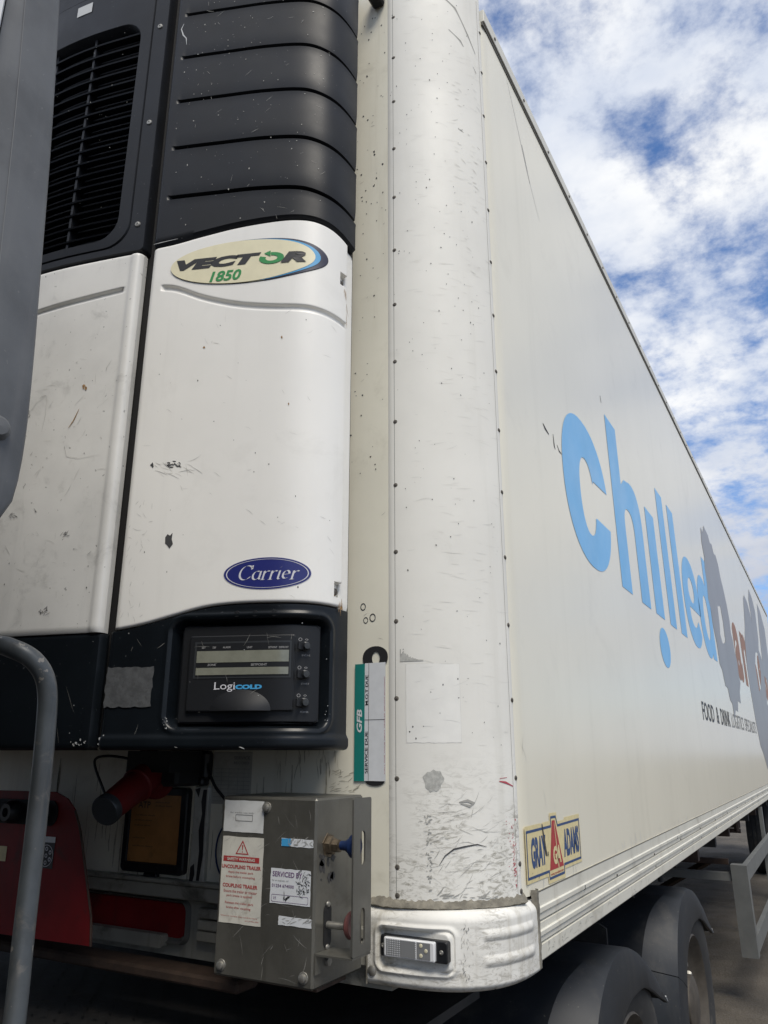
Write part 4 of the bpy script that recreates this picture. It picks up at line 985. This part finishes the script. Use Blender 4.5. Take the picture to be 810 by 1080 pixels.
# ------------------------------------------------------------------ stainless valve box under the unit
def valve_box():
    X0, X1, YF, YB, Z0, Z1 = -.540, -.287, -.2455, -.055, 1.137, 1.491
    T = thing('valve_box', 'grey stainless steel valve box with warning stickers below the refrigeration unit', 'valve box', (-.41, -.15, Z0))
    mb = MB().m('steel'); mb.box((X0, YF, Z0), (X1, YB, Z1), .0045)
    mb.box((X0 + .02, YB, Z0 + .01), (X1 - .06, -.001, Z1 - .02))
    mb.m('rust'); mb.box((X0 + .05, -.2, Z0 - .014), (X1 - .02, -.09, Z0 - .001))
    mb.m('scuffg'); F = lambda x, z, o: (x, YF - o, z)
    mb.scuffs((X0 + .01, X1 - .01, Z0 + .01, Z1 - .01), 40, (.01, .05), (.0003, .0008), .9, .9, F, .0004)
    body = mb.build('box_body', T)
    for x, z in ((-.416, 1.470), (-.518, 1.158), (-.309, 1.158)):
        q = MB().m('bolt'); q.lathe((x, YF, z), (0, -1, 0), [(0, .0115), (.0015, .011), (.002, .008), (.007, .0078), (.0085, .005), (.0085, 0)], 6 * 3); q.build('bolt', body)
    def st(mk, x0, x1, z0, z1, name='sticker'):
        q = MB().m(mk); q.patch(x0, x1, z0, z1, F, .0008, 8, 8, rag=.0006); return q
    q = st('paper', -.532, -.4225, 1.418, 1.4825); q.m('inkg')
    q.text('for trailer use only', (-.515, -.45, 1.455, 1.459), F, .0012); loft(q, [rr(-.50, -.452, 1.44, 1.4535, .002), rr(-.4985, -.4535, 1.4412, 1.4523, .002)], F, [.0012, .0012])
    q.build('sticker', body, label='faded white label at the top left')
    q = st('oldpaper', -.5315, -.4195, 1.2385, 1.4085)
    q.m('inkr'); q.grid(lambda i, j: F(*[[(-.476, 1.402), (-.4945, 1.3735), (-.4585, 1.3735)], [(-.476, 1.3975), (-.4905, 1.3755), (-.4625, 1.3755)]][j][i], .0012), 3, 1, closeu=True)
    q.flat([(-.4777, 1.392), (-.4743, 1.392), (-.4752, 1.382), (-.4768, 1.382)], F, .0012); q.oval(-.476, 1.3785, .0014, .0014, F, .0012, 10, 1)
    q.patch(-.527, -.4295, 1.3582, 1.3690, F, .0012, 2, 1)
    q.m('oldpaper'); q.text('SAFETY WARNING', (-.516, -.441, 1.3605, 1.3665), F, .0015, .03)
    q.m('inkr')
    for t, x0, x1, z, h, b in (('UNCOUPLING TRAILER', -.530, -.4245, 1.3445, .0075, .035), ('Apply the trailer park', -.512, -.444, 1.3345, .0055, .006), ('brake before uncoupling', -.517, -.439, 1.3255, .0055, .006),
                               ('COUPLING TRAILER', -.525, -.431, 1.3075, .0075, .035), ('Ensure the trailer or tractor', -.521, -.432, 1.2975, .0055, .006), ('park brake is applied', -.513, -.445, 1.2885, .0055, .006),
                               ('Release the trailer park', -.516, -.440, 1.2745, .0055, .006), ('brake after coupling', -.512, -.447, 1.2655, .0055, .006), ('failure to comply may result in injury', -.526, -.428, 1.2505, .003, 0), ('part of safety label', -.460, -.425, 1.2445, .003, 0)):
        q.text(t, (x0, x1, z, z + h), F, .0012, b)
    q.m('scuffg'); q.scuffs((-.53, -.422, 1.24, 1.40), 22, (.01, .04), (.0002, .0006), .8, 1, F, .0015)
    q.build('sticker', body, label='white safety warning sticker with red text')
    q = st('whitep', -.3735, -.293, 1.3955, 1.411); q.m('cyan'); q.flat([(-.373, 1.4105), (-.350, 1.411), (-.346, 1.4035), (-.352, 1.396), (-.373, 1.3958)], F, .0011); q.m('scuffg'); q.scuffs((-.36, -.30, 1.397, 1.410), 24, (.004, .014), (.0006, .002), .5, .6, F, .0014)
    q.build('sticker', body, label='small torn blue and white label')
    q = st('whitep', -.398, -.297, 1.286, 1.352); q.m('lilac'); q.text('SERVICED BY', (-.393, -.318, 1.3365, 1.3465), F, .0012, .02); q.m('inkg'); q.text('for an engineer call', (-.394, -.352, 1.327, 1.331), F, .0012); q.m('lilac'); q.text('01254 674000', (-.394, -.338, 1.3165, 1.3225), F, .0012, .012)
    loft(q, [rr(-.394, -.302, 1.289, 1.303, .003), rr(-.3933, -.3027, 1.2897, 1.3023, .003)], F, [.0012, .0012]); q.text('Vf', (-.390, -.382, 1.293, 1.299), F, .0012)
    q.m('scuff'); q.scuffs((-.332, -.302, 1.302, 1.348), 70, (.003, .010), (.0006, .002), .8, .9, F, .0015); q.scuffs((-.366, -.348, 1.288, 1.302), 10, (.004, .012), (.0008, .003), .9, .3, F, .0015)
    q.build('sticker', body, label='scratched white service sticker with violet text')
    q = st('whitep', -.3745, -.2925, 1.247, 1.2635); q.m('scuffg'); q.scuffs((-.37, -.295, 1.249, 1.262), 16, (.004, .02), (.0005, .0015), .3, .4, F, .0013); q.build('sticker', body, label='blank white strip low on the box')
    # two push-pull valves through the right flank
    q = MB().m('brass'); q.lathe((X1 - .002, -.197, 1.397), (1, 0, 0), [(0, .026), (.003, .025), (.003, .019), (.014, .0185), (.016, .014), (.030, .013), (.031, .006), (.05, .006)], 6)
    q.m('scuff'); q.flecks((-.23, -.165, 1.33, 1.38), 14, (.004, .012), lambda y, z, o: (X1 + o, y, z), .0006)
    v = q.build('valve', body)
    q = MB().m('bluek'); q.lathe((X1 + .036, -.205, 1.399), (1, 0, 0), [(0, .009), (.012, .010), (.018, .014), (.026, .014), (.028, .023), (.036, .0235), (.040, .019), (.041, 0)], 20); q.build('knob', v)
    q = MB().m('blackin'); q.prism(rr(-.211, -.183, 1.205, 1.286, .013), lambda y, z, o: (X1 + o, y, z), -.001, .0012)
    q.m('bolt'); q.lathe((X1, -.197, 1.247), (1, 0, 0), [(0, .007), (.055, .007)], 12)
    for z in (1.285, 1.206): q.lathe((X1 + .001, -.197, z), (1, 0, 0), [(0, .006), (.003, .005), (.004, 0)], 10)
    v = q.build('valve', body)
    q = MB().m('redk'); q.lathe((X1 + .046, -.197, 1.251), (1, 0, 0), [(0, .006), (.006, .022), (.010, .026), (.016, .026), (.018, .022), (.014, .012), (.013, 0)], 24); q.build('knob', v)
    # guard plate standing off the flank, folded in along its foot
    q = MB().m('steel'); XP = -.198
    def slot(z0, z1): return rr(-.216, -.196, z0, z1, .0099, 8)
    outer = rr(-.243, -.172, 1.203, 1.4935, .004)
    for xo, fl in ((XP, 0), (XP - .004, 1)):
        q.flat(outer, lambda y, z, o, xo=xo: (xo, y, z), 0, holes=[slot(1.365, 1.430), slot(1.222, 1.287)])
    q.grid(lambda i, j: (XP - .004 * j, *outer[i]), len(outer), 1, closeu=True)
    for a, b in ((1.365, 1.430), (1.222, 1.287)): q.grid(lambda i, j, a=a, b=b: (XP - .004 * j, *slot(a, b)[i]), 36, 1, closeu=True)
    q.box((X1 + .001, -.243, 1.199), (XP - .0005, -.172, 1.2025)); q.box((X1 + .0005, -.243, 1.165), (X1 + .004, -.172, 1.199))
    q.m('bolt'); q.lathe((X1 + .004, -.20, 1.182), (1, 0, 0), [(0, .010), (.006, .009), (.007, 0)], 6)
    q.build('guard_plate', T)
valve_box()

# ------------------------------------------------------------------ red mains inlet, with its cable
def inlet():
    T = thing('power_inlet', 'red tapered power inlet with a black cap hanging under the refrigeration unit', 'power socket', (-.88, -.12, 1.56))
    b = Vector((-.875, -.13, 1.545)); e = Vector((-.863, -.29, 1.462)); e = Vector((-.868, -.28, 1.457)); ax = (e - b).normalized()
    b2 = Vector((-.90, -.11, 1.53)); ax = (Vector((-.862, -.285, 1.452)) - b2); ln = ax.length; ax.normalize()
    mb = MB().m('redplug'); mb.lathe(b2, ax, [(0, .047), (.012, .047), (.016, .040), (.06, .039), (.062, .043), (.066, .043), (.07, .039), (.09, .038), (ln - .006, .034), (ln, .033)], 32)
    mb.m('redplug'); d = ax.orthogonal().normalized(); mb.lathe(b2, ax, [(-.012, .060), (-.004, .068), (.004, .068), (.008, .060)], 32)
    mb.build('socket_body', T)
    q = MB().m('panelgrey'); q.lathe(b2 + ax * (ln - .014), ax, [(0, .0365), (.016, .0365), (.02, .034), (.02, 0)], 32); q.build('cap', T)
    q = MB().m('blackin'); q.box((-.95, -.15, 1.535), (-.80, -.001, 1.588)); q.box((-.86, -.12, 1.50), (-.80, -.001, 1.545), .008); q.build('mounting_bracket', T)
    q = MB().m('panelblk'); q.tube(bez([(-.93, -.14, 1.565), (-1.02, -.15, 1.575), (-1.06, -.16, 1.56), (-1.0, -.17, 1.485), (-.95, -.2, 1.46)]), .0035, 8); q.build('cable', T)
    q = MB().m('panelblk'); q.tube(bez([(-.87, -.05, 1.575), (-.865, -.055, 1.545), (-.90, -.05, 1.52), (-.93, -.05, 1.50), (-.91, -.05, 1.488)]), .003, 8); q.build('cable', T)
    T2 = thing('connector_lead', 'black connector with a looping lead behind the steel valve box', 'cable', (-.78, -.02, 1.5))
    q = MB().m('panelblk'); q.box((-.815, -.035, 1.515), (-.778, -.004, 1.588), .008); q.box((-.806, -.04, 1.500), (-.786, -.008, 1.52), .005); q.build('connector', T2)
    q = MB().m('panelblk'); q.tube(bez([(-.79, -.02, 1.58), (-.775, -.03, 1.54), (-.75, -.03, 1.50), (-.72, -.025, 1.47), (-.70, -.02, 1.45)]), .004, 8); q.build('lead', T2)
    q = MB().m('bluek'); q.tube([(-.70 + .05 * math.cos(R_(a)), -.012, 1.345 + .07 * math.sin(R_(a))) for a in range(60, 301, 12)], .0022, 8); q.build('lead', T2, label='thin blue looped lead')
def bez(pts, n=6):
    pts = [Vector(p) for p in pts]; o = []
    for i in range(len(pts) - 1):
        p0 = pts[max(i - 1, 0)]; p1 = pts[i]; p2 = pts[i + 1]; p3 = pts[min(i + 2, len(pts) - 1)]
        for k in range(n):
            t = k / n; o.append(.5 * ((2 * p1) + (-p0 + p2) * t + (2 * p0 - 5 * p1 + 4 * p2 - p3) * t * t + (-p0 + 3 * p1 - 3 * p2 + p3) * t ** 3))
    return o + [pts[-1]]
inlet()

# ------------------------------------------------------------------ framed document on the front wall
def frame():
    T = thing('document_frame', 'black framed brown document on the soiled wall left of the steel box', 'document frame', (-.96, -.01, 1.277))
    mb = MB().m('panelblk'); F = FRONT
    loft(mb, [rr(-1.080, -.852, 1.277, 1.493, .014), rr(-1.080, -.852, 1.277, 1.493, .014), rr(-1.076, -.856, 1.281, 1.489, .012), rr(-1.062, -.874, 1.300, 1.474, .004), rr(-1.06, -.876, 1.302, 1.472, .004)], F, [.0005, .016, .019, .019, .013])
    mb.box((-.995, -.016, 1.262), (-.945, -.001, 1.277), .003); mb.build('frame', T)
    q = MB().m('orange'); q.patch(-1.062, -.874, 1.30, 1.474, F, .0125, 4, 4)
    q.m('inkk'); q.text('ATP', (-1.035, -.99, 1.438, 1.455), F, .0128, .01)
    for z, a, b in ((1.452, -.972, -.92), (1.443, -.972, -.91), (1.418, -1.04, -.97), (1.405, -1.045, -.98), (1.392, -1.045, -.985), (1.36, -1.045, -1.0), (1.34, -1.045, -.97)): q.text('certificate details', (a, b, z, z + .004), F, .0128)
    q.build('document', T)
frame()

# ------------------------------------------------------------------ red steel coupling box at the left
def redbox():
    T = thing('coupling_box', 'dull red steel coupling box with black diagram sticker behind the grey rail', 'coupling box', (-1.35, -.16, 1.12))
    F = lambda x, z, o: (x, -.20 - o, z)
    out_ = [(-1.72, 1.125), (-.960, 1.138), (-.968, 1.20), (-1.026, 1.36), (-1.045, 1.405), (-1.066, 1.44), (-1.10, 1.468), (-1.15, 1.484), (-1.70, 1.482), (-1.72, 1.46)]
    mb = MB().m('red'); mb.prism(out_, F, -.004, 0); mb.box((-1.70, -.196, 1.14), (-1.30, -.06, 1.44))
    mb.m('rust'); mb.tube([F(x, z, .0) for x, z in out_[1:6]], .0028, 6)
    body = mb.build('box_body', T)
    q = MB().m('blackin'); loft(q, [rr(-1.55, -1.13, 1.40, 1.462, .025), rr(-1.55, -1.13, 1.40, 1.462, .025), rr(-1.54, -1.14, 1.408, 1.455, .02)], F, [.0005, .004, .0035], caplast=True); q.m('panelblk')
    for x in (-1.19, -1.30, -1.42): q.lathe(F(x, 1.43, .003), (0, -1, 0), [(0, .030), (.02, .028), (.03, .022), (.03, .012), (.015, .010), (.015, 0)], 20)
    q.build('coupling', body)
    q = MB().m('inkk'); q.patch(-1.186, -1.127, 1.298, 1.372, F, .0008, 2, 2); q.m('whitep'); q.patch(-1.186, -1.127, 1.360, 1.374, F, .0012, 2, 1)
    q.m('silverink'); q.oval(-1.156, 1.328, .0265, .0265, F, .0013, 28, 1, inner=.94)
    for k in range(7):
        a = R_(90 + 60 * k); r = 0 if k == 6 else .0165; q.oval(-1.156 + r * math.cos(a), 1.328 + r * math.sin(a), .0052, .0052, F, .0013, 12, 1, inner=.55)
    q.build('sticker', body, label='black sticker with a white seven pin diagram')
    q = MB().m('yellow'); q.patch(-1.345, -1.315, 1.305, 1.342, F, .0008, 2, 2); q.build('sticker', body, label='small yellow label')
redbox()

# ------------------------------------------------------------------ tractor unit
def truck():
    T = thing('semi_truck', 'white tractor unit with grey side deflector, grab rail and dark mudguards', 'truck', (-1.25, .3, 0))
    # cab shell ahead of the gap
    mb = MB().m('cab'); mb.box((-2.40, -3.6, .95), (-.1, -1.2685, 3.35), .003); mb.box((-2.4, -3.6, .45), (-.2, -1.9, .949), .05)
    cab = mb.build('cab', T)
    q = MB().m('blackin'); q.box((-2.34, -1.267, 1.0), (-.24, -1.245, 3.3), .01); q.build('dark_bounce_panel', cab)  # unseen black panel added to cut light bounced off the cab rear
    q = MB().m('glass'); q.prism([(-3.45, 2.1), (-2.35, 2.1), (-2.35, 2.75), (-3.35, 2.85)], lambda y, z, o: (-.099 + o, y, z), 0, .006); q.build('window', cab)
    q = MB().m('glass'); q.prism([(-2.35, 2.1), (-.27, 2.1), (-.27, 2.95), (-2.35, 2.95)], lambda x, z, o: (x, -3.6 - o, z), 0, .006); q.build('windscreen', cab)
    # grey side deflector: a bowed blade with a fold line, its foot swept forward
    ed = [(1.70, -1.31), (1.78, -1.215), (1.838, -1.152), (1.87, -1.141), (1.93, -1.1375), (2.02, -1.141), (2.177, -1.152), (2.36, -1.166), (2.59, -1.188), (2.95, -1.225), (3.3, -1.26)]
    zs = [1.70 + 1.6 * i / 60 for i in range(61)]
    edge = lambda z: interp(z, ed)
    prof = [(-1.285, -.112, 0), (-1.26, -.104, .2), (-1.225, -.099, .55), (-1.2205, -.1005, .6), (-1.19, -.108, .85)]
    mb = MB().m('defl')
    def D(i, j):
        z = zs[j]; ye = edge(z); y0 = -1.262; fold = max(ye - .064 - .004 * math.sin(z * 4), y0 + .004)
        y = y0 + (fold - y0) * i / 8 if i <= 8 else fold + (ye - fold) * (1 - (1 - (i - 8) / 14) ** 1.6)
        d = ye - y
        x = -.112 + (.0055 * (y - y0) / max(.004, fold - y0) if y <= fold + 1e-9 else .0055 - .009 * ((y - fold) / .06) ** 2)
        if d < .008: x -= .008 - math.sqrt(max(0, .008 ** 2 - (.008 - d) ** 2))
        return (x, y, z)
    def mark(y, z, o): return (-.1055, y, z)
    mb.grid(D, 22, 60)
    mb.grid(lambda i, j: (D(22, j)[0] - .05 * i / 2, edge(zs[j]) - .006 * i, zs[j]), 2, 60)
    mb.grid(lambda i, j: (-.19, -1.262 + (edge(zs[j]) - .012 + 1.262) * i / 6, zs[j]), 6, 60)
    mb.m('foldline'); mb.stroke([(D(8, j)[1], zs[j]) for j in range(0, 61, 3)], .0012, lambda y, z, o: (-.1060, y, z), 0, False)  # thin paler line drawn along the fold
    mb.m('scuffg'); mb.scuffs((-1.3, -1.16, 1.9, 2.6), 40, (.01, .06), (.0004, .001), 1.2, .5, lambda y, z, o: (-.0995, y, z), 0) if False else None
    dfl = mb.build('air_deflector', T)
    q = MB().m('defl'); q.lathe((-.125, -1.181, 1.935), (1, -.2, 0), [(0, .016), (.018, .015), (.024, .010), (.025, 0)], 16); q.build('bolt', dfl)
    q = MB().m('defl'); q.box((-2.41, -1.262, 1.70), (-2.33, -1.05, 3.3), .01); q.build('air_deflector', T)  # unseen left deflector, added to close the gap against side light
    # grab rail rising from the deck
    mb = MB().m('tube'); mb.tube(bez([(-1.3415, -1.0, 1.703), (-0.5915, -0.975, 1.729), (-0.3915, -0.965, 1.732), (-0.3435, -0.957, 1.725), (-0.3195, -0.936, 1.707), (-0.3105, -0.918, 1.672), (-0.3085, -0.912, 1.6), (-0.3035, -0.912, 1.47), (-0.2915, -0.92, 1.36), (-0.2785, -0.928, 1.277), (-0.2535, -0.945, 1.1), (-0.2365, -0.955, 0.98)], 8), .0137, 20)
    mb.build('grab_rail', T)
    # deck behind the cab with a chequer tread
    mb = MB().m('chassis'); mb.box((-2.3, -1.15, .925), (-.30, .62, .948)); mb.m('black')
    for i in range(46):
        for j in range(34):
            x = -2.25 + i * .042; y = -1.1 + j * .05; a = R_(35 if (i + j) % 2 else -35)
            if y > .6 or x > -.32: continue
            dx, dy = .013 * math.cos(a), .013 * math.sin(a); px, py = -.0035 * math.sin(a), .0035 * math.cos(a)
            mb.add([(x - dx, y - dy, .9475), (x + px, y + py, .9515), (x + dx, y + dy, .9475), (x - px, y - py, .9515)], [[0, 1, 2, 3][::-1]])
    mb.build('deck_plate', T)
    for x in (-1.72, -.86):
        q = MB().m('chassis'); q.box((x, -1.6, .62), (x + .08, 3.2, .90)); q.build('chassis_rail', T)
    q = MB().m('chassis'); q.box((-1.72, 1.5, .94), (-.78, 2.45, 1.05), .03); q.build('fifth_wheel', T)
    # grimy crossbar under the wall edge
    q = MB().m('rust'); q.box((-1.8, -.11, 1.062), (-.58, -.03, 1.088), .006); q.build('crossbar', T)
    for y in (1.30, 2.65):
        for x, s in ((-.205, 1), (-2.295, -1)):
            wheel(T, (x, y, .455), s, .91)
        q = MB().m('chassis'); q.tube([(-2.2, y, .455), (-.3, y, .455)], .09, 12); q.lathe((-1.25, y, .455), (0, 1, 0), [(-.2, .05), (-.15, .18), (.15, .18), (.2, .05)], 16); q.build('axle', T)
    # mudguards: lofted along the wheel, flat top, rounded shoulder, side flange with an arched opening
    sh_ = [(-.60, .18), (-.60, .42), (-.585, .60), (-.54, .75), (-.45, .87), (-.33, .94), (-.2, .968), (-.08, .963), (.09, .918), (.27, .832), (.38, .765), (.46, .708), (.495, .679)]
    top = [(-.665, .18), (-.665, .42), (-.65, .62), (-.60, .785), (-.495, .908), (-.355, .966), (-.205, .980), (-.08, .969), (.09, .923), (.27, .836), (.38, .769), (.46, .711), (.495, .682)]
    tx = [(-.16, 0), (-.16, 0), (-.16, 0), (-.155, 0), (-.135, 0), (-.10, 0), (-.065, 0), (-.045, 0), (-.036, 0), (-.034, 0), (-.034, 0), (-.034, 0), (-.034, 0)]
    opn = [(-.45, .18), (-.45, .42), (-.435, .55), (-.385, .66), (-.30, .74), (-.20, .787), (-.08, .812), (.04, .812), (.13, .803), (.24, .768), (.34, .728), (.43, .695), (.48, .676)]
    def spl(pts, u):
        k = min(int(u), len(pts) - 2); t = u - k
        p = [Vector(pts[max(0, min(len(pts) - 1, k + d))]) for d in (-1, 0, 1, 2)]
        q = .5 * ((2 * p[1]) + (-p[0] + p[2]) * t + (2 * p[0] - 5 * p[1] + 4 * p[2] - p[3]) * t * t + (-p[0] + 3 * p[1] - 3 * p[2] + p[3]) * t ** 3); return q
    for y in (1.30, 2.65):
        for sgn in (1, -1):
            X = lambda x: x if sgn == 1 else -2.5 - x
            root = None
            for (u0, u1, nm) in ((0, 2.6, 'mudguard_skirt'), (2.62, 12, 'mudguard')):
                q = MB().m('mud')
                def G(i, j, u0=u0, u1=u1):
                    u = u0 + (u1 - u0) * j / 40; a, b, c = spl(top, u), spl(sh_, u), spl(opn, u)
                    xa = spl(tx, u).x
                    sec = [(-.62, a), (-.40, a), (-.25, a), (xa, a), (-.026, b), (-.018, b.lerp(c, .35)), (-.018, b.lerp(c, .92)), (-.021, c), (-.029, c), (-.034, c + (b - c) * .06)]
                    x, p = sec[i]; return (X(x), y + p.x, p.y)
                q.grid(G, 9, 40)
                if nm == 'mudguard':
                    q.m('chip'); p0, p1 = spl(sh_, 11.2), spl(sh_, 12)
                    q.tube([(X(-.021), y + p0.x, p0.y), (X(-.021), y + p1.x, p1.y)], .003, 6) if sgn == 1 else None
                q.build(nm, T, ang=24)
    q = MB().m('rubber'); q.prism([(-.415, .62), (-.27, .62), (-.27, .878), (-.30, .895), (-.40, .895), (-.415, .88)], lambda x, z, o: (x, 1.95 - o, z), 0, .02); q.build('mud_flap', T)
    q = MB().m('chassis'); q.tube([(-.30, 2.78, 1.02), (-.30, 2.78, 1.12)], .035, 10); q.build('air_spring', T); q = MB().m('chassis'); q.tube([(-.16, 2.62, .98), (-.16, 2.62, 1.10)], .014, 8); q.build('mudguard_stay', T)
truck()
